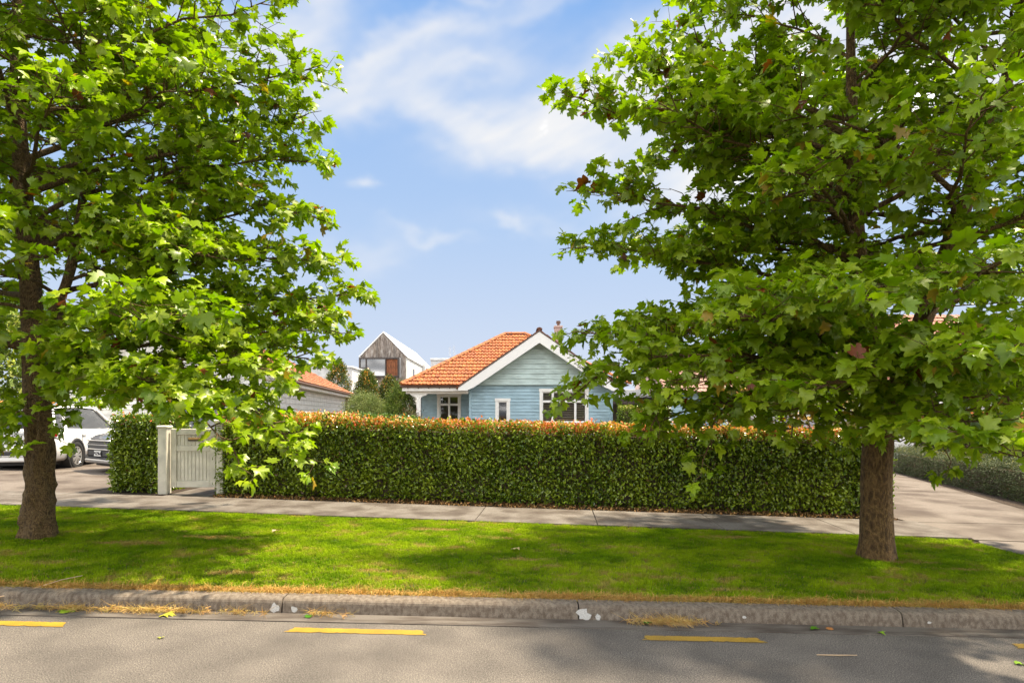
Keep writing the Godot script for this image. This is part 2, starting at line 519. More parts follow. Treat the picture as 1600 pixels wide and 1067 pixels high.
func make_ground() -> void:
	var g := MB.new()
	var xs := [-420.0, -40.0, 40.0, 420.0]
	for i in 3:
		g.face([Vector3(xs[i], gy(xs[i]) - 0.1, 60), Vector3(xs[i + 1], gy(xs[i + 1]) - 0.1, 60), Vector3(xs[i + 1], gy(xs[i + 1]) - 0.1, -520), Vector3(xs[i], gy(xs[i]) - 0.1, -520)], Vector3.UP)
	struct("ground", g, M.land)
	var r := MB.new()
	sheet(r, PackedVector2Array([Vector2(-40, 4.955), Vector2(40, 4.955), Vector2(40, -5), Vector2(-40, -5)]), 0.0)
	var road := struct("road", r, M.asphalt)
	for d in [[-7.3, -6.25], [-4.5, -3.45], [-1.76, -0.656], [0.994, 1.973], [3.876, 4.9], [6.7, 7.7]]:
		var p := MB.new()
		var sk := 0.05
		var poly := PackedVector2Array()
		for k in 41:
			var t := k / 40.0
			poly.append(Vector2(lerpf(d[0] + sk, d[1] - sk, t), 4.823 - absf(rng.randfn(0, 0.004)) - (0.012 if rng.randf() < 0.06 else 0.0)))
		for k in range(1, 6):
			poly.append(Vector2(d[1] - sk * (1.0 - k / 6.0) - absf(rng.randfn(0, 0.012)), 4.823 - 0.106 * k / 6.0))
		for k in 41:
			var t := 1.0 - k / 40.0
			poly.append(Vector2(lerpf(d[0], d[1], t), 4.717 + absf(rng.randfn(0, 0.004)) + (0.012 if rng.randf() < 0.06 else 0.0)))
		for k in range(1, 6):
			poly.append(Vector2(d[0] + sk * k / 6.0 + absf(rng.randfn(0, 0.014)), 4.717 + 0.106 * k / 6.0))
		sheet(p, poly, 0.004)
		part("road_marking", p, M.yellow, road)
	var gm := MB.new()
	sheet(gm, PackedVector2Array([Vector2(-40, 4.95), Vector2(40, 4.95), Vector2(40, 5.2), Vector2(-40, 5.2)]), 0.008)
	gm.face([Vector3(-40, gy(-40) + 0.008, -4.95), Vector3(40, gy(40) + 0.008, -4.95), Vector3(40, gy(40) - 0.05, -4.95), Vector3(-40, gy(-40) - 0.05, -4.95)], Vector3.BACK)
	struct("gutter", gm, M.gutter)
	# kerb stones: battered face, rounded arris
	var kerb := Node3D.new()
	kerb.name = "kerb"
	add_child(kerb)
	kerb.set_meta("kind", "structure")
	var joints := [-24.0, -21.0, -18.0, -15.0, -12.2, -9.3, -6.5, -4.55, -1.93, 0.56, 3.28, 4.78, 6.1, 9.0, 12.0, 15.0, 18.0, 21.0, 24.0]
	for i in joints.size() - 1:
		var a: float = joints[i] + 0.006
		var b: float = joints[i + 1] - 0.006
		var dz := rng.randf_range(-0.004, 0.004)
		var low: float = 0.0 if a < 6.0 else 0.075
		var prof := [Vector2(5.14, -0.06), Vector2(5.143, 0.02), Vector2(5.155, 0.088 - low), Vector2(5.162, 0.106 - low), Vector2(5.175, 0.118 - low), Vector2(5.195, 0.124 - low), Vector2(5.31, 0.129 - low * 0.6), Vector2(5.31, -0.06)]
		var mb := MB.new()
		var n := 14
		var r2 := []
		for k in n + 1:
			var x := lerpf(a, b, float(k) / n)
			var ring := []
			for q in prof:
				var j := (rng.randf_range(-0.0015, 0.0015) if q.y > 0.05 and q.x < 5.25 else 0.0)
				ring.append(Vector3(x, gy(x) + q.y + j, -(q.x + dz + j)))
			r2.append(ring)
		for k in n:
			for j in prof.size() - 1:
				var e: Vector2 = prof[j + 1] - prof[j]
				mb.face([r2[k][j], r2[k + 1][j], r2[k + 1][j + 1], r2[k][j + 1]], Vector3(0, e.x, e.y) + Vector3(0, 0.001, 0))
		mb.face(r2[0], Vector3.LEFT)
		mb.face(r2[n], Vector3.RIGHT)
		part("kerb_stone", mb, M.kerb, kerb)
	# old paint and mortar left on the kerb face
	for q in [[0.60, 0.05, 0.06, 0.05], [0.72, 0.035, 0.03, 0.03], [4.70, 0.055, 0.05, 0.05], [4.89, 0.04, 0.045, 0.03], [-1.99, 0.05, 0.04, 0.04], [-1.83, 0.04, 0.03, 0.03], [1.95, 0.06, 0.018, 0.012], [3.5, 0.05, 0.02, 0.014], [5.2, 0.07, 0.03, 0.02], [5.36, 0.05, 0.03, 0.02]]:
		var mb := MB.new()
		var poly := []
		for k in 11:
			var a := TAU * k / 11.0
			var rr := rng.randf_range(0.6, 1.15)
			var px: float = q[0] + cos(a) * q[2] * rr
			var py: float = q[1] + sin(a) * q[3] * rr
			poly.append(Vector3(px, gy(px) + py, -(5.1375 + py * 0.16)))
		var heart := Vector3(q[0], gy(q[0]) + q[1], -(5.1375 + q[1] * 0.16))
		for k in 11:
			mb.face([heart, poly[k], poly[(k + 1) % 11]], Vector3(0, 0.2, 1))
		part("paint_spot", mb, M.patch, kerb)
	# verge
	var vg := MB.new()
	var edge := [Vector2(5.2, front(5.2)), Vector2(5.62, 8.72), Vector2(6.04, 8.5), Vector2(6.25, 8.13), Vector2(6.32, 7.57), Vector2(6.4, 6.5), Vector2(6.55, 5.315)]
	var vp := PackedVector2Array([Vector2(-30, 5.315)])
	for k in 15:
		var x := -30.0 + k * 2.4
		vp.append(Vector2(x, front(x)))
	vp = PackedVector2Array([Vector2(-30, 5.315), Vector2(-30, front(-30))])
	for q in edge:
		vp.append(q)
	sheet(vg, vp, 0.115)
	struct("verge", vg, M.turf)
	# garden ground behind the footpath
	var yd := MB.new()
	sheet(yd, PackedVector2Array([Vector2(-40, 8.0 + 0.073 * 40), Vector2(40, 5.33), Vector2(40, 70), Vector2(-40, 70)]), 0.1)
	struct("garden_soil", yd, M.soil)
	# footpath slabs with sawn joints
	var path := Node3D.new()
	path.name = "footpath"
	add_child(path)
	path.set_meta("kind", "structure")
	var js := [-7.95, -5.9, -4.05, -2.35, -0.55, 1.25, 3.05, 4.85, 6.42]
	for i in js.size() - 1:
		var a: float = js[i] + 0.005
		var b: float = js[i + 1] - 0.005
		var sk := 0.1
		part("paving_slab", slab(PackedVector2Array([Vector2(a, front(a)), Vector2(b, front(b)), Vector2(b + sk, back(b + sk)), Vector2(a + sk, back(a + sk))]), 0.15 + rng.randf_range(-0.003, 0.003), 0.08), M.path, path)
	for i in 6:
		var a := -7.96 - 1.9 * (i + 1) + 0.005
		var b := -7.96 - 1.9 * i - 0.005
		part("paving_slab", slab(PackedVector2Array([Vector2(a, front(a)), Vector2(b, front(b)), Vector2(b + 0.1, back(b + 0.1)), Vector2(a + 0.1, back(a + 0.1))]), 0.15, 0.08), M.path, path)
	# driveways
	var dl := Node3D.new()
	dl.name = "driveway"
	add_child(dl)
	dl.set_meta("kind", "structure")
	for q in [[[-7.87, 11.03], [-7.62, 14.4], [-17.0, 14.9], [-17.0, 11.7]], [[-7.6, 14.42], [-7.3, 20.4], [-17.0, 20.4], [-17.0, 14.92]]]:
		var p := PackedVector2Array()
		for k in q:
			p.append(Vector2(k[0], k[1]))
		part("concrete_slab", slab(p, 0.13, 0.08), M.drive, dl)
	var dr := Node3D.new()
	dr.name = numbered("driveway")
	dr.name = "driveway_001"
	add_child(dr)
	dr.set_meta("kind", "structure")
	for q in [[[6.44, 8.54], [9.3, 8.3], [9.5, 10.0], [6.54, 9.93]], [[6.45, 9.945], [9.5, 10.015], [9.85, 11.9], [10.75, 14.6], [8.0, 14.5], [6.45, 10.4]],
			[[8.005, 14.515], [10.76, 14.615], [12.5, 20.0], [14.4, 26.0], [11.8, 26.0]], [[6.7, 5.32], [9.0, 5.32], [9.29, 8.285], [6.46, 8.5], [6.3, 8.25], [6.35, 7.57], [6.44, 6.5]]]:
		var p := PackedVector2Array()
		for k in q:
			p.append(Vector2(k[0], k[1]))
		part("concrete_slab", slab(p, 0.13 if q[0][1] > 6 else 0.125, 0.08), M.drive, dr)
	# a paved strip behind the gate
	var gp := struct("gate_path", slab(PackedVector2Array([Vector2(-6.25, 10.91), Vector2(-5.45, 10.85), Vector2(-5.35, 17.0), Vector2(-6.2, 17.0)]), 0.135, 0.08), M.path)
	gp.set_meta("kind", "structure")

# ---------------------------------------------------------------- grass
func tuft(blades: int, h0: float, h1: float, spread: float, width: float, lean: float, sd: int) -> ArrayMesh:
	var g := RandomNumberGenerator.new()
	g.seed = sd
	var mb := MB.new()
	for k in blades:
		var a := g.randf() * TAU
		var at := Vector3(cos(a), 0, sin(a)) * spread * sqrt(g.randf())
		var dir := Vector3(g.randfn(), 0, g.randfn()).normalized()
		var hh := g.randf_range(h0, h1)
		var side := dir.cross(Vector3.UP) * width * g.randf_range(0.7, 1.3)
		var ln := g.randf_range(0.2, 1.0) * lean
		var m := at + Vector3.UP * hh * 0.6 + dir * ln * hh * 0.35
		var tip := at + Vector3.UP * hh * (1.0 - 0.35 * ln) + dir * ln * hh
		var s := g.randf_range(0.75, 1.2)
		mb.col = Color(s, s, s * g.randf_range(0.7, 1.1))
		mb.face([at - side, at + side, m + side * 0.8, m - side * 0.8], dir + Vector3.UP)
		mb.face([m - side * 0.8, m + side * 0.8, tip], dir + Vector3.UP)
	return mb.commit()

func make_verge_grass() -> void:
	var f := FastNoiseLite.new(); f.seed = 5; f.frequency = 0.75; f.fractal_octaves = 4
	var f2 := FastNoiseLite.new(); f2.seed = 9; f2.frequency = 3.2; f2.fractal_octaves = 3
	var f3 := FastNoiseLite.new(); f3.seed = 14; f3.frequency = 0.5; f3.fractal_octaves = 3
	var meshes := [tuft(15, 0.02, 0.05, 0.035, 0.0021, 0.9, 1), tuft(13, 0.018, 0.045, 0.04, 0.0024, 1.2, 2)]
	var xf := [[], []]
	var cs := [PackedColorArray(), PackedColorArray()]
	# worn patches seen in the turf: x, distance, half length, half depth
	var worn := [[-4.4, 7.15, 0.55, 0.12], [-3.6, 7.55, 0.5, 0.1], [-2.7, 5.95, 0.3, 0.1], [-1.35, 6.1, 0.35, 0.09], [-1.1, 8.4, 0.35, 0.12], [0.15, 6.75, 0.3, 0.09], [2.0, 5.72, 0.22, 0.07], [4.55, 7.05, 0.3, 0.1], [2.9, 8.3, 0.45, 0.12], [3.35, 5.75, 0.2, 0.07], [5.0, 6.75, 0.32, 0.06], [-0.2, 7.9, 0.25, 0.08], [-6.6, 7.2, 0.5, 0.1], [3.9, 6.3, 0.4, 0.07]]
	for i in 112000:
		var x := rng.randf_range(-11.5, 6.65)
		var d := rng.randf_range(5.3, 9.85)
		var lim := front(x) + 0.015
		if d > lim or absf(x) > d * 1.15 + 0.6:
			continue
		if x > 5.2:
			var e := 6.28
			if d > 8.5: e = 5.9
			if d > 8.68: e = 5.4
			if d < 7.0: e = 6.38
			if x > e: continue
		var q := f.get_noise_2d(x, d * 1.6)
		var q2 := f2.get_noise_2d(x, d * 1.3)
		var q3 := f3.get_noise_2d(x * 0.8, d * 1.8)
		var col := Color(0.17, 0.285, 0.004).lerp(Color(0.32, 0.42, 0.010), clampf(0.5 + q * 1.1 + q3 * 0.6, 0, 1))
		col = col.lerp(Color(0.09, 0.17, 0.004), clampf(q2 * 1.4 - q * 0.7, 0, 0.75))
		var dry := clampf((q2 + q * 0.9 - 0.33) * 2.6, 0, 0.7)
		for p in worn:
			var u: float = (x - p[0]) / p[2]
			var w: float = (d - p[1]) / p[3]
			dry = maxf(dry, clampf(1.2 - u * u - w * w + q2 * 1.3, 0, 0.9))
		if rng.randf() < 0.05 + (0.1 if d < 6.4 else 0.0):
			dry = maxf(dry, rng.randf_range(0.3, 1.0))
		var e2 := d - 5.33 - 0.11 * f2.get_noise_2d(x * 0.7, 3.0)
		if e2 < 0.17:
			dry = maxf(dry, clampf(1.0 - e2 / 0.17, 0, 1) * 0.9)
		col = col.lerp(Color(0.46, 0.335, 0.12) if rng.randf() < 0.7 else Color(0.38, 0.2, 0.07), dry)
		col = col * rng.randf_range(0.8, 1.2)
		col.a = 1
		var k := i % 2
		var s := rng.randf_range(0.75, 1.2) * (0.75 if dry > 0.5 else 1.0) * (1.0 + 0.25 * q)
		xf[k].append(Transform3D(Basis(Vector3.UP, rng.randf() * TAU).scaled(Vector3(1, s, 1)), Vector3(x, gy(x) + 0.112, -d)))
		cs[k].append(col)
	for k in 2:
		tag(multi("grass", meshes[k], M.blade, xf[k], cs[k]), "short bright green mown grass of the verge" if k == 0 else "sprawling green grass blades mixed into the verge", "grass")
	# dead cut edge along the kerb
	var dm := tuft(12, 0.03, 0.075, 0.04, 0.0026, 2.2, 3)
	var dx := []
	var dc := PackedColorArray()
	for i in 5200:
		var x := rng.randf_range(-6.2, 6.3)
		var z := 5.335 + absf(rng.randfn(0.0, 0.045)) + 0.03 * f2.get_noise_2d(x * 0.8, 8.0)
		if rng.randf() < clampf(0.25 + f2.get_noise_2d(x * 0.5, 11.0), 0, 0.6): continue
		dx.append(Transform3D(Basis(Vector3.UP, rng.randf() * TAU) * Basis(Vector3.RIGHT, rng.randfn(0, 0.3)).scaled(Vector3.ONE * rng.randf_range(0.5, 1.0)), Vector3(x, gy(x) + 0.112, -z)))
		dc.append(Color(0.60, 0.41, 0.16).lerp(Color(0.5, 0.24, 0.075), rng.randf()) * rng.randf_range(0.7, 1.25))
	tag(multi("dry_grass", dm, M.blade, dx, dc), "band of straw coloured dead grass along the kerb", "grass")
	# clippings lying in the gutter
	var cx := []
	var cc := PackedColorArray()
	var cm := tuft(9, 0.02, 0.06, 0.03, 0.002, 3.0, 4)
	for p in [[-3.7, 0.3, 70], [-2.95, 0.5, 150], [-1.55, 0.2, 25], [1.3, 0.28, 190], [4.9, 0.4, 170], [-4.5, 0.5, 90], [-2.2, 0.3, 25], [5.6, 0.3, 80]]:
		for k in p[2]:
			var x: float = p[0] + rng.randfn(0, 0.5) * p[1]
			var z := 5.11 - absf(rng.randfn(0, 0.03))
			cx.append(Transform3D(Basis(Vector3.UP, rng.randf() * TAU) * Basis(Vector3.RIGHT, rng.randf_range(0.9, 1.5)) * Basis().scaled(Vector3.ONE * rng.randf_range(0.5, 1.0)), Vector3(x, gy(x) + 0.012 + absf(rng.randfn(0, 0.007)), -z)))
			cc.append(Color(0.56, 0.42, 0.19).lerp(Color(0.45, 0.24, 0.1), rng.randf()) * rng.randf_range(0.8, 1.3))
	tag(multi("grass_clippings", cm, M.blade, cx, cc), "dry grass clippings swept against the kerb in the gutter", "grass")

# ---------------------------------------------------------------- houses
# a wall in the plane of t's x and y, facing t's z: a core with openings and one lapped board per course and stretch
func board_wall(house: Node3D, t: Transform3D, y0: float, y1: float, step: float, holes: Array, m: Material, core: Material, limit: Callable) -> Node3D:
	var cm := MB.new()
	var ys := [y0, y1]
	for h in holes:
		ys.append(h[2]); ys.append(h[3])
	ys.sort()
	for i in ys.size() - 1:
		if ys[i + 1] - ys[i] < 0.001: continue
		for s in spans(limit.call(ys[i]), limit.call(ys[i + 1]), holes, (ys[i] + ys[i + 1]) / 2):
			var q := PackedVector2Array([Vector2(s[0], ys[i]), Vector2(s[1], ys[i])])
			if s[3] - s[2] > 0.01:
				q.append(Vector2(s[3], ys[i + 1]))
			q.append(Vector2(s[2], ys[i + 1]))
			cm.prism(q, t.translated_local(Vector3(0, 0, -0.12)), 0.118)
	var w := part("wall", cm, core, house)
	var n := int(ceil((y1 - y0) / step))
	for k in n:
		var a := y0 + k * step
		var b := minf(a + step, y1)
		var cuts := [a, b]
		for h in holes:
			for e in [h[2], h[3]]:
				if e > a + 0.004 and e < b - 0.004: cuts.append(e)
		cuts.sort()
		for i in cuts.size() - 1:
			var ca: float = cuts[i]
			var cb: float = cuts[i + 1]
			for s in spans(limit.call(ca), limit.call(cb), holes, (ca + cb) / 2):
				if s[1] - s[0] < 0.02: continue
				if cb > b - 0.001: cb = b - 0.02
				if cb <= ca: continue
				var za := lerpf(0.03, 0.018, (ca - a) / step)
				var zb := lerpf(0.03, 0.018, (cb - a) / step)
				var p := [t * Vector3(s[0], ca, za), t * Vector3(s[1], ca, za), t * Vector3(s[3], cb, zb), t * Vector3(s[2], cb, zb)]
				var r := [t * Vector3(s[0], ca, 0), t * Vector3(s[1], ca, 0), t * Vector3(s[3], cb, 0), t * Vector3(s[2], cb, 0)]
				var mb := MB.new()
				mb.face(p, t.basis.z)
				mb.face([p[0], p[1], r[1], r[0]], -t.basis.y)
				mb.face([p[3], p[2], r[2], r[3]], t.basis.y)
				mb.face([p[1], p[2], r[2], r[1]], t.basis.x)
				mb.face([p[3], p[0], r[0], r[3]], -t.basis.x)
				part("weatherboard", mb, m, w)
	return w

func spans(la: Vector2, lb: Vector2, holes: Array, y: float) -> Array:
	var out := [[la.x, la.y, lb.x, lb.y]]
	for h in holes:
		if y < h[2] or y > h[3]: continue
		var nxt := []
		for s in out:
			if h[1] <= s[0] or h[0] >= s[1]:
				nxt.append(s); continue
			if h[0] > s[0]: nxt.append([s[0], h[0], s[2], h[0]])
			if h[1] < s[1]: nxt.append([h[1], s[1], h[1], s[3]])
		out = nxt
	return out

# a timber window in the plane of t: outer trim, sashes as a grid of cols x rows (sizes are shares), panes of glass
func timber_window(house: Node3D, t: Transform3D, x0: float, x1: float, y0: float, y1: float, cols: Array, rows: Array, slats: bool) -> Node3D:
	var mb := MB.new()
	var tw := 0.1
	var add := func(a: float, b: float, c: float, d: float, za: float, zb: float) -> void:
		mb.cbox(t * Transform3D(Basis(), Vector3((a + b) / 2, (c + d) / 2, (za + zb) / 2)), Vector3(b - a, d - c, zb - za), 0.006)
	add.call(x0, x0 + tw, y0 + 0.08, y1 - tw, -0.1, 0.045)
	add.call(x1 - tw, x1, y0 + 0.08, y1 - tw, -0.1, 0.045)
	add.call(x0 - 0.02, x1 + 0.02, y1 - tw, y1 + 0.02, -0.1, 0.05)
	var w := part("window", mb, M.trim, house)
	var sb := MB.new()
	sb.cbox(t * Transform3D(Basis(), Vector3((x0 + x1) / 2, y0 + 0.04, 0.0)), Vector3(x1 - x0 + 0.06, 0.08, 0.16), 0.008)
	part("sill", sb, M.trim, w)
	var ix0 := x0 + tw
	var ix1 := x1 - tw
	var iy0 := y0 + 0.08
	var iy1 := y1 - tw
	var cx := ix0
	for c in cols.size():
		var nx: float = cx + (ix1 - ix0) * cols[c]
		var cy := iy0
		for r in rows.size():
			var ny: float = cy + (iy1 - iy0) * rows[r]
			var f := MB.new()
			var e := 0.045
			for q in [[cx, cx + e, cy, ny], [nx - e, nx, cy, ny], [cx + e, nx - e, cy, cy + e], [cx + e, nx - e, ny - e, ny]]:
				f.cbox(t * Transform3D(Basis(), Vector3((q[0] + q[1]) / 2, (q[2] + q[3]) / 2, -0.015)), Vector3(q[1] - q[0], q[3] - q[2], 0.05), 0.005)
			part("sash", f, M.trim, w)
			var p := MB.new()
			p.obox(t * Transform3D(Basis(), Vector3((cx + nx) / 2, (cy + ny) / 2, -0.02)), Vector3(nx - cx - 2 * e, ny - cy - 2 * e, 0.005))
			part("pane", p, M.glass, w)
			cy = ny
		cx = nx
	var room := MB.new()
	var dz := 2.6 if slats else 1.9
	for q in [[x0 - 0.1, x1 + 0.1, y0 - 0.3, y1 + 0.1, -dz - 0.02, -dz], [x0 - 0.12, x0 - 0.1, y0 - 0.3, y1 + 0.1, -dz, -0.13], [x1 + 0.1, x1 + 0.12, y0 - 0.3, y1 + 0.1, -dz, -0.13], [x0 - 0.1, x1 + 0.1, y0 - 0.32, y0 - 0.3, -dz, -0.13], [x0 - 0.1, x1 + 0.1, y1 + 0.1, y1 + 0.12, -dz, -0.13]]:
		room.obox(t * Transform3D(Basis(), Vector3((q[0] + q[1]) / 2, (q[2] + q[3]) / 2, (q[4] + q[5]) / 2)), Vector3(q[1] - q[0], q[3] - q[2], q[5] - q[4]))
	part("room", room, M.inside, w)
	if slats:
		var y := iy0 + 0.02
		while y < iy1:
			var sl := MB.new()
			sl.obox(t * Transform3D(Basis(Vector3.RIGHT, 0.5), Vector3((x0 + x1) / 2, y, -0.16)), Vector3(x1 - x0 - 2 * tw, 0.045, 0.004))
			part("blind_slat", sl, M.blind, w)
			y += 0.095
	return w

# a slope of clay tiles: o is the left end of the eave, ux runs along it, us up the slope
func tiled(roof: Node3D, o: Vector3, ux: Vector3, us: Vector3, length: float, course: float, limit: Callable, wide: float, tint: Color, tint2: Color, sd: int) -> void:
	var g := RandomNumberGenerator.new()
	g.seed = sd
	var nn := ux.cross(us).normalized()
	if nn.y < 0: nn = -nn
	var prof := [[0.0, 0.012], [0.1, 0.03], [0.28, 0.038], [0.46, 0.026], [0.6, 0.01], [0.74, 0.017], [0.88, 0.01], [1.0, 0.012]]
	var k := 0
	var s := 0.0
	while s < length - 0.02:
		var s1 := minf(s + course, length)
		var la: Vector2 = limit.call(s)
		var lb: Vector2 = limit.call(s1)
		var mb := MB.new()
		var first := int(floor(minf(la.x, lb.x) / wide)) - 1
		var last := int(ceil(maxf(la.y, lb.y) / wide)) + 1
		for i in range(first, last):
			var off := i * wide
			mb.col = tint.lerp(tint2, g.randf()) * g.randf_range(0.86, 1.1)
			mb.col.a = 1
			var jit := g.randf_range(-0.006, 0.006)
			for j in prof.size() - 1:
				var ua: float = off + prof[j][0] * wide
				var ub: float = off + prof[j + 1][0] * wide
				var a0 := clampf(ua, la.x, la.y)
				var a1 := clampf(ub, la.x, la.y)
				var b0 := clampf(ua, lb.x, lb.y)
				var b1 := clampf(ub, lb.x, lb.y)
				if a1 - a0 < 0.001 and b1 - b0 < 0.001: continue
				var h0: float = prof[j][1] + 0.045 + jit
				var h1: float = prof[j + 1][1] + 0.045 + jit
				var A := o + ux * a0 + us * (s - 0.02 + jit) + nn * h0
				var B := o + ux * a1 + us * (s - 0.02 + jit) + nn * h1
				var C := o + ux * b1 + us * s1 + nn * (h1 - 0.045)
				var D := o + ux * b0 + us * s1 + nn * (h0 - 0.045)
				mb.face([A, B, C, D], nn)
				mb.face([A, B, B - nn * (h1 - 0.002), A - nn * (h0 - 0.002)], -us)
		if mb.v.size():
			part("tile_course", mb, M.tile, roof)
		s = s1
		k += 1

func caps(roof: Node3D, a: Vector3, b: Vector3, tint: Color, radius := 0.11) -> void:
	var n := int(round(a.distance_to(b) / 0.36))
	for k in n:
		var p := a.lerp(b, (k + 0.0) / n)
		var q := a.lerp(b, (k + 1.08) / n)
		var mb := MB.new()
		mb.col = tint * rng.randf_range(0.8, 1.1)
		mb.col.a = 1
		var d := (q - p).normalized()
		var side := d.cross(Vector3.UP).normalized()
		var up := side.cross(d)
		var rr := []
		for e in [[p, radius * 1.12], [q, radius]]:
			var ring := []
			for j in 7:
				var t := PI * j / 6.0
				ring.append(e[0] + side * cos(t) * e[1] + up * (sin(t) * e[1] * 0.75))
			rr.append(ring)
		mb.rings(rr, false)
		mb.face(rr[0], -d)
		part("ridge_tile", mb, M.tile, roof)

func make_houses() -> void:
	make_blue_house()
	make_garage()
	make_timber_house()
	make_far_buildings()

const ORANGE := Color(0.72, 0.23, 0.05)
const ORANGE2 := Color(0.56, 0.15, 0.035)

func make_blue_house() -> void:
	var h := thing("bungalow", Vector3(0, 0, 0), "blue grey weatherboard bungalow with orange tiled roof behind the hedge", "house")
	var F := Transform3D(Basis(), Vector3(0, 0, -25.0))
	var gx := 1.09
	var ay := 5.08
	var pit := 0.69
	board_wall(h, F, 0.25, 2.98, 0.135, [[-0.64, -0.12, 1.45, 2.36], [1.16, 3.08, 1.43, 2.75]], M.blue, M.blue, func(_y): return Vector2(-1.64, 4.0))
	var G := Transform3D(Basis(), Vector3(0, 0, -24.9))
	var gw := board_wall(h, G, 3.0, 4.9, 0.205, [], M.pale, M.pale, func(y): return Vector2(gx - (ay - 0.12 - y) / pit, gx + (ay - 0.12 - y) / pit))
	gw.name = "gable"
	boxpart("gable_ledge", Vector3(-1.95, 2.955, -25.02), Vector3(4.25, 2.998, -24.85), M.pale, h, 0.006)
	boxpart("corner_board", Vector3(-1.75, 0.25, -25.05), Vector3(-1.642, 2.95, -24.955), M.blue, h, 0.006)
	boxpart("corner_board", Vector3(4.002, 0.25, -25.05), Vector3(4.1, 2.95, -24.955), M.blue, h, 0.006)
	timber_window(h, F, -0.68, -0.08, 1.39, 2.40, [1.0], [1.0], false)
	timber_window(h, F, 1.12, 3.12, 1.37, 2.79, [0.245, 0.51, 0.245], [0.68, 0.32], true)
	boxpart("lamp_shade", Vector3(1.78, 2.1, -25.9), Vector3(2.15, 2.25, -25.6), M.lamp_green, h, 0.03)
	# porch: recessed wall, side wall, ceiling, beam, post
	var P := Transform3D(Basis(), Vector3(0, 0, -26.5))
	board_wall(h, P, 0.25, 2.68, 0.135, [[-3.19, -2.24, 1.46, 2.62]], M.blue, M.blue, func(_y): return Vector2(-3.9, -1.77))
	timber_window(h, P, -3.23, -2.2, 1.4, 2.66, [0.5, 0.5], [0.66, 0.34], false)
	boxpart("corner_board", Vector3(-4.02, 0.25, -26.55), Vector3(-3.905, 2.68, -26.45), M.blue, h, 0.006)
	var S := Transform3D(Basis(Vector3.UP, -PI / 2), Vector3(-1.70, 0, -25.06))
	board_wall(h, S, 0.25, 2.68, 0.135, [], M.blue, M.blue, func(_y): return Vector2(-1.3, 0.0) if false else Vector2(-1.36, -0.01))
	boxpart("side_wall", Vector3(-4.0, 0.25, -32.2), Vector3(-3.88, 2.9, -26.56), M.blue, h)
	boxpart("side_wall", Vector3(3.98, 0.25, -32.2), Vector3(4.09, 2.9, -25.06), M.blue, h)
	boxpart("rear_wall", Vector3(-4.0, 0.25, -32.35), Vector3(4.09, 2.9, -32.21), M.blue, h)
	boxpart("porch_ceiling", Vector3(-4.3, 2.7, -26.4), Vector3(-1.78, 2.74, -24.72), M.trim, h)
	boxpart("porch_beam", Vector3(-4.3, 2.60, -25.02), Vector3(-1.78, 2.698, -24.86), M.trim, h, 0.01)
	boxpart("fascia", Vector3(-4.42, 2.70, -24.715), Vector3(-1.9, 2.87, -24.68), M.trim, h, 0.006)
	boxpart("porch_floor", Vector3(-4.1, 0.1, -26.4), Vector3(-1.75, 0.5, -24.8), M.brown, h)
	var gm := MB.new()
	gm.tube(PackedVector3Array([Vector3(-4.5, 2.89, -24.64), Vector3(-1.95, 2.89, -24.64)]), PackedFloat32Array([0.055, 0.055]), 8)
	part("roof_gutter", gm, M.gutterpipe, h)
	for k in 6:
		boxpart("gutter_bracket", Vector3(-4.2 + k * 0.42, 2.8, -24.68), Vector3(-4.17 + k * 0.42, 2.86, -24.64), M.gutterpipe, h)
	boxpart("porch_post", Vector3(-3.87, 0.5, -24.99), Vector3(-3.70, 2.45, -24.85), M.trim, h, 0.012)
	var cap := MB.new()
	var cp := PackedVector2Array([Vector2(-0.11, 0), Vector2(0.11, 0), Vector2(0.15, 0.05), Vector2(0.30, 0.09), Vector2(0.36, 0.15), Vector2(-0.36, 0.15), Vector2(-0.30, 0.09), Vector2(-0.15, 0.05)])
	cap.prism(cp, Transform3D(Basis(), Vector3(-3.785, 2.45, -24.99)), 0.14)
	part("post_capital", cap, M.trim, h)
	# bargeboards with flared feet, soffit under them
	for s in [-1.0, 1.0]:
		var bm := MB.new()
		var dn := 0.44
		var poly := PackedVector2Array([Vector2(0, 0), Vector2(s * 3.22, -3.22 * pit), Vector2(s * 3.24, -3.22 * pit - 0.12), Vector2(s * 2.88, -2.9 * pit - dn + 0.10), Vector2(s * 2.75, -2.75 * pit - dn + 0.07), Vector2(s * 2.62, -2.62 * pit - dn + 0.03), Vector2(0, -dn)])
		if s > 0: poly.reverse()
		bm.prism(poly, Transform3D(Basis(), Vector3(gx, ay - 0.03, -24.43)), 0.045)
		part("bargeboard", bm, M.trim, h)
		var so := MB.new()
		so.prism(PackedVector2Array([Vector2(0, -0.08), Vector2(s * 3.18, -3.18 * pit - 0.08), Vector2(s * 3.18, -3.18 * pit - 0.12), Vector2(0, -0.12)]), Transform3D(Basis(), Vector3(gx, ay - 0.03, -25.2)), 0.765)
		part("soffit", so, M.trim, h)
	# roof
	var deck := MB.new()
	var L := Vector3(-4.43, 2.92, -24.6)
	var R := Vector3(4.73, 2.92, -24.6)
	var L2 := Vector3(-4.43, 2.92, -32.8)
	var R2 := Vector3(4.73, 2.92, -32.8)
	var ra := Vector3(-0.33, 5.46, -28.7)
	var rb := Vector3(0.63, 5.46, -28.7)
	deck.face([L, Vector3(-2.05, 2.92, -24.6), Vector3(1.2, 5.05, -28.04), rb, ra], Vector3(0, 1, 1))
	deck.face([L, ra, L2], Vector3(-1, 1, 0))
	deck.face([R, rb, R2], Vector3(1, 1, 0))
	deck.face([L2, R2, rb, ra], Vector3(0, 1, -1))
	deck.face([L, L2, L2 + Vector3(0, -0.05, 0), L + Vector3(0, -0.05, 0)], Vector3.LEFT)
